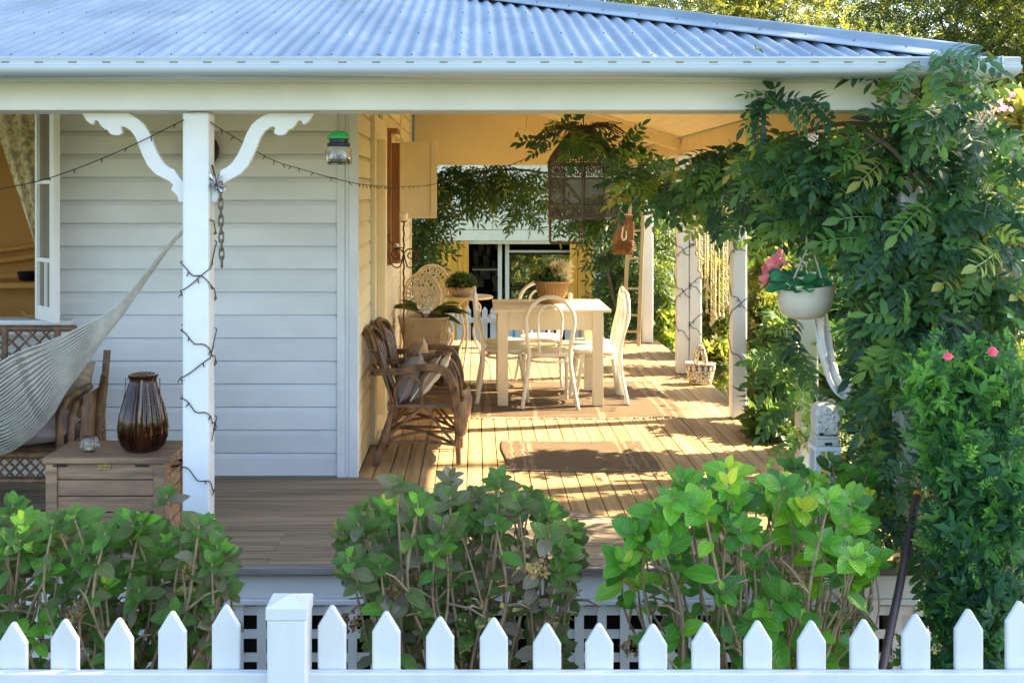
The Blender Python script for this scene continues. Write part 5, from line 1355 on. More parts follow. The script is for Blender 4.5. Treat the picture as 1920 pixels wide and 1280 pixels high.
def barn_door(label, pa_, pb_, py0):
    a, b = SX(pa_), SX(pb_); t = thing('barn_door', label, 'door', (a, SY, GB)); z1 = SZ(py0)
    n = 3
    for k in range(n):
        w_ = (b-a)/n; MB().box(a+k*w_+.004, a+(k+1)*w_-.004, SY-.028, SY-.004, GB+.06, z1).build('plank', M['yellowdoor'], t)
    fr_ = MB(); fr_.box(a, a+.09, SY-.046, SY-.0285, GB+.06, z1).box(b-.09, b, SY-.046, SY-.0285, GB+.06, z1).box(a+.091, b-.091, SY-.046, SY-.0285, z1-.11, z1).box(a+.091, b-.091, SY-.046, SY-.0285, -.3, -.18)
    fr_.build('door_frame', M['yellowdoor'], t, bevel=.004)
barn_door('yellow timber shed door standing open on the left of the opening', 818, 879, 452)
barn_door('yellow timber shed door standing open beside the far vine', 1068, 1112, 454)
car = thing('parked_car', 'dark car parked inside the shed showing its rounded roof', 'car', (SX(1000), SY+2.2, GB))
cx_ = SX(1005); cy_ = SY+2.0; zr = 1.6-(532-362)*cy_/2100
hull = [(-1.0, GB+.18), (1.0, GB+.18), (1.02, GB+.5), (.95, GB+.62), (-.95, GB+.62), (-1.02, GB+.5)]
MB().prism([(cx_+x*.75, z) for x, z in hull], 'y', cy_-.75, cy_+.75).build('body', M['car'], car, bevel=.05)
zb_ = GB+.62
# roof ring with open windows: pillars, roof, panes
rf2 = MB(); rf2.prism([(cx_-.55, zr-.07), (cx_-.46, zr-.012), (cx_-.30, zr), (cx_+.30, zr), (cx_+.46, zr-.012), (cx_+.55, zr-.07)], 'y', cy_-.5, cy_+.4); rf2.build('roof', M['car'], car, bevel=.02)
for sx in (-1, 1):
    for sy in (-.5, .36):
        MB().prism([(cx_+sx*.72, zb_), (cx_+sx*.60, zb_), (cx_+sx*.47, zr-.06), (cx_+sx*.55, zr-.06)], 'y', cy_+sy, cy_+sy+.05).build('pillar', M['car'], car)
for sy in (-.5, .4):
    MB().add([(cx_-.6, cy_+sy+.02, zb_), (cx_+.6, cy_+sy+.02, zb_), (cx_+.47, cy_+sy+.02, zr-.06), (cx_-.47, cy_+sy+.02, zr-.06)], [(0, 1, 2, 3)]).build('windscreen', M['window_glass'], car)
for sx in (-1, 1):
    for sy in (-.45, .45):
        mb = MB(); mb.lathe([(.10, -.06), (.17, -.06), (.18, 0), (.17, .06), (.10, .06)], (0, 0, 0), 18); mb.v = [(cx_+sx*.66+z, cy_+sy+x, GB+.18+y) for x, y, z in mb.v]; mb.build('wheel', M['blackmetal'], car, smooth=True)
for sx in (-1, 1): MB().ball((cx_+sx*.55, cy_-.76, GB+.45), .07, 10, 6, (1, .4, .7)).build('headlight', M['glass'], car, smooth=True)
# teal thing behind the fence
tc_ = thing('teal_tub', 'teal plastic tub behind the far picket fence', 'tub', ((965-892)/2100*17, 17.3, GB))
MB().lathe([(.28, 0), (.31, .01), (.36, .52), (.38, .53), (.36, .54), (.33, .5)], ((968-892)/2100*17.4, 17.4, GB), 24).build('tub', M['teal'], tc_, smooth=True)
# far picket fence
FY = 16.0
ff = thing('back_fence', 'low white picket fence across the yard behind the verandah', 'fence', ((980-892)/2100*FY, FY, GB))
def FZ(py): return 1.6-(py-362)/2100*FY
x = (800-892)/2100*FY; zt = FZ(575)
pk = MB().prism([(-.04, GB), (.04, GB), (.04, zt-.055), (0, zt), (-.04, zt-.055)], 'y', 0, .02).mesh('picket', M['fence'])
while x < (1262-892)/2100*FY:
    o = link('picket', pk, None); o.location = (x-ff.location.x, FY-ff.location.y, -ff.location.z); o.parent = ff; x += .1185
for py in (600, 650): MB().box((795-892)/2100*FY, (1262-892)/2100*FY, FY-.032, FY-.002, FZ(py)-.035, FZ(py)+.035).build('rail', M['fence'], ff)
# ================================================================== PLANTS
r4 = random.Random(21)
def in_ball(r=r4):
    while True:
        v = Vector((r.uniform(-1,1), r.uniform(-1,1), r.uniform(-1,1)))
        if v.length < 1: return v
SPRAY = [whorl_base(6, .42, s, .35, 'lance', 2) for s in (1, 2, 3)]
TWIG = [frond_base(5, .42, .25, s, 'diamond') for s in (41, 42, 43)]
def crown_T(blobs, size, shell=.55, up=.35):
    """blobs: (centre, radii, count[, tint shift]); leaf sprays spread through each blob, denser towards its outside"""
    T = []
    for b in blobs:
        c, rad, n = b[:3]; sh = b[3] if len(b) > 3 else 0
        for _ in range(n):
            v = in_ball(); v = v*(shell+(1-shell)*r4.random())/max(.3, v.length)*v.length**.4
            p = Vector(c)+Vector((v.x*rad[0], v.y*rad[1], v.z*rad[2]))
            d = (v*.8+rvec(r4)*.7+Vector((0, 0, up-.5*r4.random())))
            A = rot(d, rvec(r4))*size*r4.uniform(.6, 1.25)
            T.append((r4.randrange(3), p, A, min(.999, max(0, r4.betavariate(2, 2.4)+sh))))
    return T
def limb(mb, p, q, r0, r1, wob=.12, n=7):
    p, q = Vector(p), Vector(q); L = (q-p).length
    pts = [p.lerp(q, k/n)+rvec(r4)*wob*L*.12*math.sin(math.pi*k/n) for k in range(n+1)]
    mb.tube(pts, [r0+(r1-r0)*k/n for k in range(n+1)], 8)
def tree(label, x, y, h, tr, blobs, size, mat='tree', name='tree', group=None, cat='tree', z0=GB):
    root = thing(name, label, cat, (x, y, z0), group)
    mb = MB(); top = Vector((x+r4.uniform(-.3, .3), y+r4.uniform(-.3, .3), z0+h*.62))
    limb(mb, (x, y, z0-.1), top, tr, tr*.55)
    for b in blobs: limb(mb, Vector((x, y, z0)).lerp(top, r4.uniform(.45, 1)), b[0], tr*.4, tr*.1)
    mb.build('trunk', M['bark'], root, smooth=True)
    scatter('crown', TWIG, crown_T(blobs, size), G[mat], root)
    return root
# --- trees beyond the roof, seen above it and between the posts
bgt = [
 ('tall backlit tree rising straight behind the sloping roof ridge', 4.4, 18.5, 7, .16, [((3.4, 18.2, 4.6), (1.7, 1.2, 1.6), 520), ((5.2, 18.6, 4.2), (1.6, 1.2, 1.7), 520), ((4.2, 18.6, 2.6), (1.9, 1.1, 1.3), 420), ((2.2, 18.8, 3.2), (1.3, 1, 1.3), 300)]),
 ('bushy yellow green tree behind the gutter corner', 7.6, 16.5, 7, .15, [((6.8, 16.4, 4.2), (1.5, 1.1, 1.5), 480), ((8.4, 16.6, 4.4), (1.6, 1.2, 1.7), 520), ((7.4, 16.4, 2.6), (1.9, 1.1, 1.3), 480), ((9.4, 16.8, 2.9), (1.4, 1.1, 1.3), 360)]),
 ('sunlit tree at the far right above the gutter end', 10.2, 20, 8, .2, [((9.6, 20, 5.6), (1.9, 1.3, 1.7), 520), ((11.5, 20, 5.0), (2.0, 1.3, 2.0), 520), ((10.5, 20.3, 3.0), (2.2, 1.2, 1.6), 480), ((12.8, 20.2, 3.2), (1.8, 1.2, 1.8), 380)]),
 ('dark tree filling the gap between shed and cottage corner', 2.6, 24, 8, .2, [((1.8, 24, 4.6), (2.2, 1.4, 1.8), 480), ((4.6, 24.5, 5.6), (2.2, 1.4, 1.9), 480), ((3.8, 24, 2.6), (2.2, 1.3, 1.6), 420), ((0, 24.5, 2.6), (2.0, 1.3, 1.8), 360)]),
 ('leaning pale trunked tree behind the flowering shrubs', 8.2, 21.5, 8, .17, [((7.4, 21.6, 5.4), (1.8, 1.2, 1.8), 460), ((6.2, 21.8, 3.6), (1.8, 1.2, 1.7), 420), ((8.8, 21.4, 3.4), (1.7, 1.2, 1.5), 400)]),
 ('loose leaved tree just right of the far verandah end', 4.6, 14.6, 4.4, .09, [((4.2, 14.6, 2.2), (1.1, .8, .9), 360), ((5.3, 14.8, 2.7), (1.2, .9, 1.1), 380), ((4.9, 14.5, 1.2), (1.1, .8, .9), 320)]),
 ('round tree behind the shed seen through its back window', 1.6, 30, 6, .16, [((.8, 29.6, 1.2), (1.9, 1.2, 1.6), 420), ((2.4, 29.8, 2.2), (2.0, 1.2, 1.8), 420), ((1.4, 29.5, -.2), (2.2, 1.2, 1.1), 300), ((4.0, 30, 1.2), (1.8, 1.2, 1.6), 300)]),
]
for lab, x, y, h, tr, blobs in bgt:
    tree(lab, x, y, h, tr, [(b_[0], b_[1], int(b_[2]*4.4)) for b_ in blobs], .225 if y < 22 else .32, group='trees behind the cottage')
far_bank = MB(); far_bank.grid(lambda u, v: (-40+90*u, 33+14*v, GB-.1+7*v**.7+.5*math.sin(u*37+v*5)), 40, 10)
struct('hillside', far_bank, M['lawn'])
T = []
for k in range(9000):
    x = r4.uniform(-26, 32); v = r4.random(); y = 31.5+14*v; z = GB+6.8*v**.7+r4.uniform(0, 2.6)
    T.append((r4.randrange(3), (x, y, z), rot(rvec(r4), rvec(r4))*r4.uniform(.5, .95), r4.betavariate(2, 2.2)))
hw_ = scatter('hillside_woods', TWIG, T, G['tree'], None, 'stuff'); tag(hw_, 'distant green woods on the hillside behind the shed', 'woods')
# --- big trees right of the picture that shade the front of the cottage
tree('large dense tree standing right of the garden and shading the front beam', 8.2, 5.2, 12, .28, [((8.2, 5.0, 7.4), (2.5, 2.2, 2.3), 560), ((8.6, 5.3, 10.2), (2.4, 2.2, 2.2), 800), ((7.6, 4.4, 5.4), (1.8, 1.7, 1.4), 500), ((8.6, 3.0, 6.4), (2.2, 1.8, 2.2), 600), ((9.4, 2.4, 9.0), (2.2, 1.8, 2.2), 500)], .55, z0=GZ, group='trees right of the garden')
tree('tall bare trunked tree with a high crown shading the roof', 11.5, 8.0, 18, .26, [((10.6, 8.0, 13.4), (2.8, 2.2, 2.0), 1300), ((11.6, 10.4, 14.2), (2.8, 2.3, 2.2), 1300), ((11, 9, 16.2), (2.8, 2.6, 2), 1100)], .55, z0=GZ, group='trees right of the garden')
# --- shrubs in the side garden
def shrub(label, x, y, z0, blobs, size, mat, stems=8, name='shrub', cat='shrub', group=None, bases=None, n_obj=0, partname='leaf'):
    root = thing(name, label, cat, (x, y, z0), group)
    mb = MB()
    for _ in range(stems):
        b = r4.choice(blobs); e = Vector(b[0])+Vector([r4.uniform(-.6, .6)*q for q in b[1]])
        limb(mb, (x+r4.uniform(-.12, .12), y+r4.uniform(-.1, .1), z0-.03), e, .014, .004, .5)
    mb.build('stems', M['vinestem'], root, smooth=True)
    T = crown_T(blobs, size, .3, .6)
    scatter('foliage', bases or SPRAY, T, G[mat], root)
    return root
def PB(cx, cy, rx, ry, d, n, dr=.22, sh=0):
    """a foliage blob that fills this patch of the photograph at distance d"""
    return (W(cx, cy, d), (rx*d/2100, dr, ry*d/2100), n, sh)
sg_ = 'shrubs in the side garden'
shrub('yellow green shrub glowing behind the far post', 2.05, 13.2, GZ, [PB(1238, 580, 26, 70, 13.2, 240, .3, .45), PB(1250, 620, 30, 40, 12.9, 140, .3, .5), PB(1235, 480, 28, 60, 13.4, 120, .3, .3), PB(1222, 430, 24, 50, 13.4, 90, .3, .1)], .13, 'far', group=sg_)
shrub('sparse olive shrub between the paired posts and the next post', 2.5, 10.2, GZ, [PB(1345, 600, 34, 70, 10.2, 300, .3, -.1), PB(1350, 680, 38, 50, 9.8, 240, .3, .1), PB(1335, 520, 30, 60, 10.4, 160, .3)], .075, 'tree', group=sg_)
shrub('dense green shrub low behind the shell strands', 2.7, 10.8, GZ, [PB(1350, 560, 50, 90, 11.2, 260, .3), PB(1370, 690, 40, 60, 10.6, 200, .25, .2), PB(1320, 640, 30, 60, 11, 140, .2, .1)], .11, 'far', group=sg_)
shrub('fine leaved olive shrub right of the nearest side post', 2.65, 8.9, GZ, [PB(1430, 620, 42, 100, 9.0, 320, .3, .1), PB(1440, 480, 45, 70, 9.2, 240, .3, .1), PB(1415, 740, 30, 50, 8.6, 180, .25, .2), PB(1470, 700, 40, 70, 8.8, 200, .3)], .075, 'tree', group=sg_)
shrub('leafy green shrub beside the deck edge below the hanging bowl', 2.3, 7.5, GZ, [PB(1450, 740, 45, 80, 7.6, 170, .25, .05), PB(1440, 800, 40, 50, 7.3, 130, .2, .1), PB(1470, 640, 40, 60, 7.8, 120, .3, .0)], .12, 'far', group=sg_)
shrub('tall dark green shrub added behind the hanging bowl to shade the deck', 2.3, 6.9, GZ, [PB(1545, 420, 48, 90, 7.0, 170, .35), PB(1560, 560, 50, 100, 6.9, 170, .35), PB(1560, 720, 50, 90, 6.8, 150, .35), PB(1520, 800, 30, 60, 6.9, 60, .2)], .12, 'far', group=sg_)  # hidden shrub added to cast shade on the front of the deck
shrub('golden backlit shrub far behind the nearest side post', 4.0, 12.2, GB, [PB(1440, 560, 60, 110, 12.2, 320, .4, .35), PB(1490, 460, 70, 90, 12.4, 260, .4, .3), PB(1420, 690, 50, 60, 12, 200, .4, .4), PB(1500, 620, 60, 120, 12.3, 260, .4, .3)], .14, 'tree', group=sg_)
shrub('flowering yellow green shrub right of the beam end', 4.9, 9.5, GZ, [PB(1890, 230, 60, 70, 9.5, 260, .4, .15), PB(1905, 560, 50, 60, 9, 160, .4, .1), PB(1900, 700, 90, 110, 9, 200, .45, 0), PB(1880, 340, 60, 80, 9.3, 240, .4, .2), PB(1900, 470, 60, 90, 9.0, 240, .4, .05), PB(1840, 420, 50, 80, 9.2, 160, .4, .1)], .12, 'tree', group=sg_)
for sx, sy, lab in ((3.3, 6.2, 'low rounded shrub behind the azalea in the side garden'), (3.9, 7.6, 'broad olive shrub beyond the wisteria in the side garden'), (3.4, 9.4, 'small rounded shrub near the shell strands in the side garden')):
    root = thing('shrub', lab, 'shrub', (sx, sy, GZ), sg_)
    mb = MB()
    for _ in range(7): limb(mb, (sx, sy, GZ-.03), (sx+r4.uniform(-.35, .35), sy+r4.uniform(-.35, .35), GZ+r4.uniform(.4, .8)), .013, .004, .5)
    mb.build('stems', M['vinestem'], root, smooth=True)
    scatter('foliage', TWIG, crown_T([((sx, sy, GZ+.5), (.6, .55, .5), 520, .05)], .17, .3, .6), G['far'], root)
bl_ = thing('pink_blossom', 'small pink and red blossoms by the end of the front beam', 'flower', W(1860, 215, 9))
for k in range(26):
    p = W(1862+r4.uniform(-28, 40), 210+r4.uniform(-38, 30), 8.9+r4.uniform(-.1, .1))
    leaf_objects('blossom', pb_, [(0, p, rot(rvec(r4), (0, -1, .4))*r4.uniform(.018, .03), r4.random())], G['flower'], bl_)
# --- vines over the far opening
vleaf = [frond_base(4, .30, .35, s) for s in (5, 6, 7)]
def vine(label, base, blobs, size, mat, woody, bases, cat='vine', name='vine', n_obj=0, keep=None, partname='leaf'):
    root = thing(name, label, cat, base)
    mb = MB()
    for pts, r_ in woody:
        c = curve_pts(pts, 8); mb.tube(c, [r_*(1-.5*k/len(c)) for k in range(len(c))], 7)
    mb.build('vine_stem', M['vinestem'], root, smooth=True)
    T = []
    for b in blobs:
        c, rad, n = b[:3]; sh = b[3] if len(b) > 3 else 0
        for _ in range(n):
            v = in_ball(); p = Vector(c)+Vector((v.x*rad[0], v.y*rad[1], v.z*rad[2]))
            d = Vector((r4.uniform(-1, 1)+v.x*.8, r4.uniform(-.9, .25), r4.uniform(-.9, .35)))
            A = rot(d, Vector((r4.uniform(-.5, .5), -.75, .75))+rvec(r4)*.35)*size*r4.uniform(.65, 1.2)
            T.append((r4.randrange(len(bases)), p, A, min(.999, max(0, r4.betavariate(2, 2.6)+sh))))
    if keep: T = [q for q in T if keep(q)]
    if n_obj:
        T.sort(key=lambda q: q[1].y/np.linalg.norm(q[2][:, 0]))
        leaf_objects(partname, bases, T[:n_obj], G[mat], root); T = T[n_obj:]
    if T: scatter('foliage', bases, T, G[mat], root, 'stuff' if n_obj else None)
    return root
d_ = 12.5
vine('dark vine hanging over the left of the far opening', W(785, 560, d_), [PB(788, 380, 22, 70, d_, 70), PB(795, 445, 22, 50, d_, 76), PB(786, 510, 14, 36, d_, 34), PB(835, 335, 45, 28, d_, 60), PB(850, 375, 34, 30, d_, 40), PB(900, 332, 50, 22, d_, 48), PB(960, 335, 50, 28, d_, 56), PB(985, 385, 34, 26, d_, 28), PB(930, 372, 36, 20, d_, 16), PB(1010, 345, 40, 34, d_, 26, .2, .2)], .27, 'far',
     [([W(775, 640, d_), W(790, 520, d_), W(800, 430, d_), W(850, 340, d_), W(950, 318, d_), W(1060, 330, d_)], .022)], vleaf)
vine('leafy vine climbing behind the ladder at the far opening', W(1170, 640, 12.8), [PB(1075, 395, 30, 36, 12.8, 50), PB(1132, 420, 30, 40, 12.8, 80), PB(1160, 500, 28, 50, 13, 100), PB(1155, 565, 24, 36, 13, 70, .2, .05), PB(1180, 600, 40, 45, 13.2, 110, .2, .15), PB(1185, 480, 40, 80, 13.2, 130, .2, .1), PB(1225, 400, 34, 60, 12.9, 90, .2, .15), PB(1225, 520, 26, 50, 13, 80, .2, .25), PB(1170, 380, 40, 40, 12.8, 80)], .26, 'far',
     [([W(1175, 645, 12.8), W(1150, 560, 12.8), W(1130, 470, 12.9), W(1090, 380, 12.8), W(1050, 330, 12.7)], .022)], vleaf)
# --- the wisteria on the corner of the verandah
def clear_of_pot(q):
    """no frond grows across the hanging bowl, the canvas strip or the stone lantern"""
    for t in (0, .35, .7, 1):
        p = Vector(tuple(q[1]))+Vector(tuple(q[2][:, 1]))*t
        px, py = 892+2100*p.x/p.y, 362-2100*(p.z-1.6)/p.y
        for x0, y0, x1, y1, d in ((1425, 462, 1566, 606, 5.3), (1532, 600, 1592, 740, 5.2), (1512, 752, 1584, 850, 5.1), (1148, 398, 1194, 478, 11.6), (1692, 760, 1735, 860, 4.9), (1700, 338, 1730, 385, 4.9)):
            if p.y < d and x0 < px < x1 and y0 < py < y1: return False
    return True
WB = [frond_base(6, .44, .26, s) for s in (11, 12, 13, 14)]
wv = [PB(1480, 275, 70, 40, 4.95, 30), PB(1425, 305, 90, 50, 5.6, 38), PB(1560, 320, 100, 65, 4.95, 70), PB(1690, 300, 95, 75, 4.8, 72), PB(1795, 300, 85, 85, 4.8, 100), PB(1690, 640, 60, 120, 4.7, 50), PB(1620, 510, 34, 50, 4.9, 14), PB(1640, 450, 60, 180, 6.0, 60, .3), PB(1660, 690, 50, 120, 6.0, 45, .3), PB(1508, 650, 26, 60, 6.1, 16, .1), PB(1500, 765, 28, 60, 6.1, 14, .1), PB(1468, 640, 24, 70, 6.4, 14, .1), PB(1505, 385, 85, 42, 5.4, 36), PB(1610, 430, 90, 90, 5.0, 84), PB(1720, 450, 110, 110, 4.75, 120), PB(1825, 480, 60, 110, 4.75, 76), PB(1655, 560, 58, 80, 4.95, 56), PB(1770, 590, 95, 90, 4.75, 90), PB(1880, 590, 60, 110, 4.75, 70), PB(1675, 690, 40, 60, 5.05, 44), PB(1700, 830, 40, 60, 4.75, 26), PB(1660, 780, 34, 50, 5.0, 26), PB(1690, 720, 65, 80, 4.95, 54), PB(1660, 850, 44, 60, 5.1, 34), PB(1740, 205, 46, 30, 4.5, 22), PB(1735, 108, 34, 20, 4.44, 16), PB(1830, 215, 45, 35, 4.62, 16),  # two deep blobs behind the front leaves are added to shade the deck
      PB(1235, 356, 52, 24, 6.2, 30, .08), PB(1305, 348, 60, 28, 6, 30), PB(1355, 392, 50, 28, 6, 15), PB(1180, 330, 20, 40, 6.6, 13, .12), PB(1130, 272, 46, 22, 6.7, 15, .1), PB(1185, 330, 26, 30, 6.5, 10, .1), PB(1045, 256, 42, 22, 6.85, 12, .14), PB(1365, 300, 36, 50, 5.6, 26), PB(1480, 195, 55, 22, 4.66, 9, .05), PB(1412, 190, 20, 12, 4.66, 4, .04), PB(1705, 990, 40, 50, 4.7, 14), PB(1640, 930, 60, 44, 4.9, 40),
      PB(1700, 420, 140, 160, 5.4, 90, .2), PB(1760, 650, 110, 160, 5.4, 70, .2)]
woody = [([W(1745, 1200, 4.9), W(1750, 900, 4.9), W(1725, 600, 4.82), W(1740, 400, 4.75), W(1730, 200, 4.6), W(1735, 120, 4.42)], .022),
         ([W(1620, 245, 4.7), W(1690, 300, 4.7), W(1735, 420, 4.75), W(1700, 560, 4.8)], .012), ([W(1505, 440, 5.0), W(1560, 330, 4.8), W(1640, 270, 4.7), W(1720, 230, 4.7)], .008),
         ([W(1800, 900, 4.9), W(1790, 600, 4.8), W(1800, 400, 4.8), W(1760, 230, 4.7), W(1690, 150, 4.45)], .014), ([W(1720, 240, 4.75), W(1560, 235, 4.9), W(1400, 290, 5.5), W(1280, 345, 6.0), W(1170, 330, 6.6), W(1120, 262, 6.9), W(1040, 240, 6.9), W(1000, 260, 6.95)], .011),
         ([W(1610, 800, 5.0), W(1640, 700, 4.95), W(1620, 600, 4.95), W(1660, 480, 4.9)], .01)]
vine('great dark wisteria swallowing the front corner post and spilling over the gutter', W(1745, 1200, 4.9), wv, .225, 'wist', woody, WB, n_obj=300, partname='compound_leaf', keep=clear_of_pot)
# --- azalea at the right
AZ = [frond_base(4, .52, .15, 31, 'lance', 2), whorl_base(6, .42, 32, .7, 'lance', 2), frond_base(5, .48, .35, 33, 'lance', 2)]
az = thing('azalea_bush', 'tall small leaved azalea bush with two pink flowers right of the corner post', 'shrub', W(1830, 1300, 4.3))
mb = MB()
for k in range(30): limb(mb, (az.location.x+r4.uniform(-.2, .2), 4.3+r4.uniform(-.2, .2), GZ), W(r4.uniform(1770, 1920), r4.uniform(800, 1150), 4.5+r4.uniform(-.1, .25)), .013, .004, .4)
mb.build('stems', M['stem'], az, smooth=True)
azb = [PB(1800, 720, 95, 90, 4.4, 300, .25), PB(1880, 760, 70, 130, 4.35, 320, .25), PB(1800, 870, 75, 90, 4.3, 300, .25), PB(1880, 960, 70, 120, 4.2, 320, .25), PB(1800, 1020, 70, 90, 4.25, 280, .25), PB(1850, 1130, 85, 80, 4.15, 300, .25), PB(1790, 1150, 60, 60, 4.2, 160, .2), PB(1740, 720, 44, 90, 4.32, 130, .12, .2), PB(1760, 830, 40, 80, 4.35, 100, .15, .1), PB(1860, 870, 90, 200, 4.6, 420, .15)]
azb = [(b_[0], b_[1], int(b_[2]*1.5), *b_[3:]) for b_ in azb]+[PB(1850, 1235, 110, 50, 4.1, 200, .2), PB(1730, 1240, 60, 30, 4.2, 50, .2)]
T = crown_T(azb, .066, .3, .7)
T.sort(key=lambda q: q[1].y)
leaf_objects('leaf_whorl', AZ, T[:300], G['azalea'], az)
scatter('foliage', AZ, T[300:], G['azalea'], az, 'stuff')
for px, py in ((1775, 666), (1859, 658)):
    f_ = MB(); p = W(px, py, 4.12)
    leaf_objects('flower', [whorl_base(7, .8, 9, .7, 'round', 4)], [(0, p+Vector((r4.uniform(-.01, .01), r4.uniform(-.01, .01), r4.uniform(-.012, .012))), rot((r4.uniform(-.5, .5), -.3, 1), (r4.uniform(-.3, .3), -1, .2))*.0155, .5) for _ in range(5)], G['azflower'], az)
# --- hydrangeas in the front bed
HB_ = [leaf_base(.74, .10, .10, 6), leaf_base(.80, .14, .20, 6), leaf_base(.70, .20, .02, 6), leaf_base(.84, .06, .28, 6)]
def hydrangea(label, prof, xr, bx, n, mat, dr, low=.35, per=8, mid=3, seed=1, size=(.075, .115), tsh=0, fresh=.25, heads=0):
    rr = random.Random(seed); cxp = (bx[0]+bx[1])/2; d0 = sum(dr)/2
    c = W(cxp, 1500, d0); root = thing('hydrangea_bush', label, 'shrub', (c.x, c.y, GZ), 'hydrangeas along the picket fence')
    T = []; st = MB(); px_, py_ = zip(*prof)
    for k in range(n):
        x = rr.uniform(*xr); d = rr.uniform(*dr); yt = float(np.interp(x, px_, py_))
        y = yt+rr.random()**1.5*rr.choice([60, 130, 280 if rr.random() < low else 90])-(rr.uniform(6, 42) if rr.random() < .2 else -10)
        tip = W(x, y, d); bpx = bx[0]+(bx[1]-bx[0])*((x-xr[0])/(xr[1]-xr[0])*.7+.3*rr.random())
        b = Vector(((bpx-892)/2100*d0, d0+rr.uniform(-.15, .15), GZ))
        m1 = b.lerp(tip, .45)+Vector((rr.uniform(-.09, .09), rr.uniform(-.07, .07), rr.uniform(-.02, .06))); m2 = b.lerp(tip, .75)+Vector((rr.uniform(-.07, .07), rr.uniform(-.06, .06), .02))
        pts = curve_pts([b, m1, m2, tip], 5); st.tube(pts, [.0068*(1-.55*i/len(pts))+.001*(i % 4 == 0) for i in range(len(pts))], 6)
        for _ in range(rr.choice((0, 1, 1, 2))):
            q = m2+Vector((rr.uniform(-.13, .13), rr.uniform(-.10, .07), rr.uniform(-.02, .13))); st.tube([m2, m2.lerp(q, .6)+Vector((0, 0, .012)), q], [.005, .004, .003], 5)
        axis = (tip-m2).normalized()*.6+Vector((rr.uniform(-.4, .4), -.75, .5)); axis.normalize()
        tint0 = rr.betavariate(2, 2)*.62+tsh
        yt_ = rr.random() < fresh
        for j in range(per):
            a = j*math.pi*.5+(j//2)*math.pi*.27+rr.uniform(-.35, .35); lvl = j//2
            e = 1.0-.27*lvl+rr.uniform(-.2, .15)
            side = axis.orthogonal().normalized(); s2 = axis.cross(side)
            dv = (side*math.cos(a)+s2*math.sin(a))+axis*e; dv.normalize()
            s = rr.uniform(*size)*(.55+.18*lvl if lvl < 3 else 1)
            T.append((rr.randrange(4), tip-axis*(.016*lvl)+dv*.004, rot(dv, axis*1.0+Vector((0, -.15, .25))+rvec(rr)*.2)*s, min(.999, max(0, tint0+(.30 if yt_ else .06)*(1-lvl/3)+rr.uniform(-.2, .14)))))
        for j in range(mid):
            t = rr.uniform(.45, .95); p = pts[int(t*(len(pts)-1))]
            dv = Vector((rr.uniform(-1, 1), rr.uniform(-1, .5), rr.uniform(-.5, .4)))
            T.append((rr.randrange(4), p, rot(dv, (rr.uniform(-.3, .3), -.6, .8))*rr.uniform(*size)*rr.uniform(.6, 1.05), max(0, min(.999, tint0-.12+rr.uniform(-.22, .2)))))
    st.build('stems', M['stem'], root, smooth=True)
    for k in range(heads):
        x = rr.uniform(*xr); d = rr.uniform(dr[0], d0); y = float(np.interp(x, px_, py_))+rr.uniform(60, 280); p = W(x, y, d)
        scatter('dead_flower_head', HB_, [(rr.randrange(4), p+rvec(rr)*.028, rot(rvec(rr), rvec(rr))*rr.uniform(.012, .022), rr.random()) for _ in range(46)], G['dry'], root)
    T.sort(key=lambda q: q[1].y-.25*q[1].z)
    leaf_objects('leaf', HB_, T[:300], G[mat], root)
    if T[300:]: scatter('foliage', HB_, T[300:], G[mat], root, 'stuff')
    return root
hydrangea('vivid glossy green hydrangea bush with bare tan stems at the right of the bed', [(1150, 1020), (1220, 960), (1290, 925), (1370, 895), (1450, 890), (1520, 910), (1600, 945), (1650, 1010)], (1165, 1650), (1310, 1540), 74, 'hyd', (3.65, 4.45), .7, 8, 3, 5, (.062, .115), .12, .35, 3)
hydrangea('worn grey green hydrangea bush full of old stems in the middle of the bed', [(610, 1040), (650, 975), (700, 935), (780, 920), (900, 915), (980, 925), (1040, 955), (1060, 950), (1100, 1030)], (640, 1085), (770, 1010), 104, 'hydold', (3.65, 4.45), 1, 8, 8, 6, (.05, .09), .05, .3, 6)
hydrangea('mixed green hydrangea bush in front of the timber chest', [(60, 970), (120, 970), (200, 975), (270, 955), (330, 955), (400, 985), (425, 1040)], (90, 420), (150, 370), 72, 'hydold', (3.7, 4.4), 1, 8, 7, 7, (.052, .098), .10, .35, 4)
hydrangea('yellow green hydrangea bush cut by the left edge of the picture', [(-200, 970), (0, 965), (60, 960), (100, 1010)], (-170, 95), (-100, 40), 44, 'hydold', (3.75, 4.4), .8, 8, 4, 8, (.066, .10), .14, .4)
hydrangea('smaller hydrangea at the deck edge under the carved stone lantern', [(1480, 880), (1540, 850), (1640, 870)], (1490, 1640), (1540, 1600), 16, 'hyd', (4.5, 4.72), .3, 8, 2, 9, (.06, .09), .05, .2)
wd = []
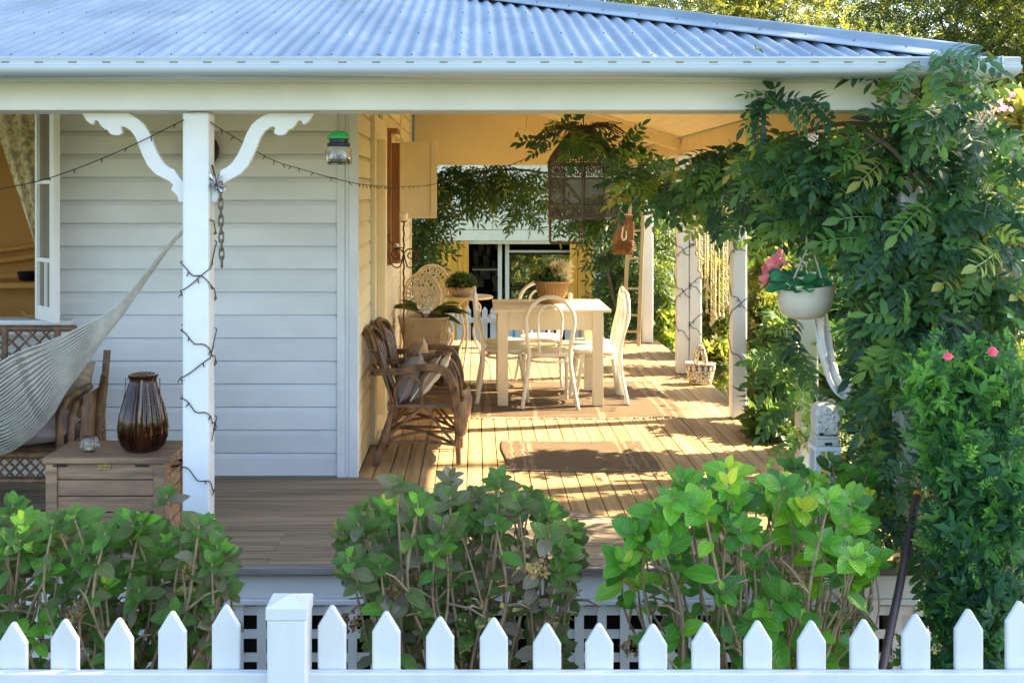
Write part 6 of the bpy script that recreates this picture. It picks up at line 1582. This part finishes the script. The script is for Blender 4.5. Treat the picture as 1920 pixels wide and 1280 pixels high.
for k in range(520):
    x = r4.uniform(-2.4, 2.4); y = r4.uniform(3.35, 4.6)
    wd.append((r4.randrange(4), (x, y, GZ+.01+r4.random()*.10), rot((r4.uniform(-1, 1), r4.uniform(-1, 1), r4.uniform(.1, .9)), (0, 0, 1))*r4.uniform(.04, .09), r4.betavariate(2, 2)))
tag(scatter('ground_cover', HB_, wd, G['hyd'], None, 'stuff'), 'low leafy weeds covering the garden bed behind the pickets', 'ground cover')
# --- plants in pots
T = []
for k in range(260):
    v = in_ball(); v.z = abs(v.z); v.normalize(); p = Vector((-.13, 10.3, .735))+Vector((v.x*.145, v.y*.14, v.z*.125))*r4.uniform(.6, 1)
    T.append((r4.randrange(3), p, rot(v+rvec(r4)*.5, rvec(r4))*.04, r4.betavariate(2, 3)))
scatter('foliage', SPRAY, T, G['far'], pp_)
T = []; T2 = []
for k in range(150):
    x = .60+r4.uniform(-.13, .05); T.append((r4.randrange(3), (x, 8.78+r4.uniform(-.08, .08), .91+r4.random()*.10), rot((r4.uniform(-.6, .6), r4.uniform(-.6, .3), 1), rvec(r4))*.045, r4.betavariate(2, 2)))
for k in range(110):
    x = .60+r4.uniform(.0, .14); T2.append((r4.randrange(3), (x, 8.78+r4.uniform(-.07, .07), .92+r4.random()*.13), rot((r4.uniform(-.3, .6), r4.uniform(-.4, .3), 1.3), rvec(r4))*.038, r4.random()))
scatter('foliage', SPRAY, T, G['far'], wb); scatter('heather', SPRAY, T2, G['heather'], wb)
MB().box(.50, .70, 8.71, 8.85, .885, .893).build('potting_soil', M['soil'], wb)

lt_ = []
for k in range(70):
    x = r4.uniform(-1.0, 1.9); y = r4.uniform(4.85, 9.0) if k % 3 else r4.uniform(4.82, 5.6)
    lt_.append((r4.randrange(4), (x, y, .006), rot((r4.uniform(-1, 1), r4.uniform(-1, 1), r4.uniform(0, .2)), (r4.uniform(-.3, .3), r4.uniform(-.3, .3), 1))*r4.uniform(.008, .026), r4.random()))
tag(scatter('leaf_litter', HB_, lt_, G['dry'], None, 'stuff'), 'scattered bits of dry leaf on the deck boards', 'leaf litter')
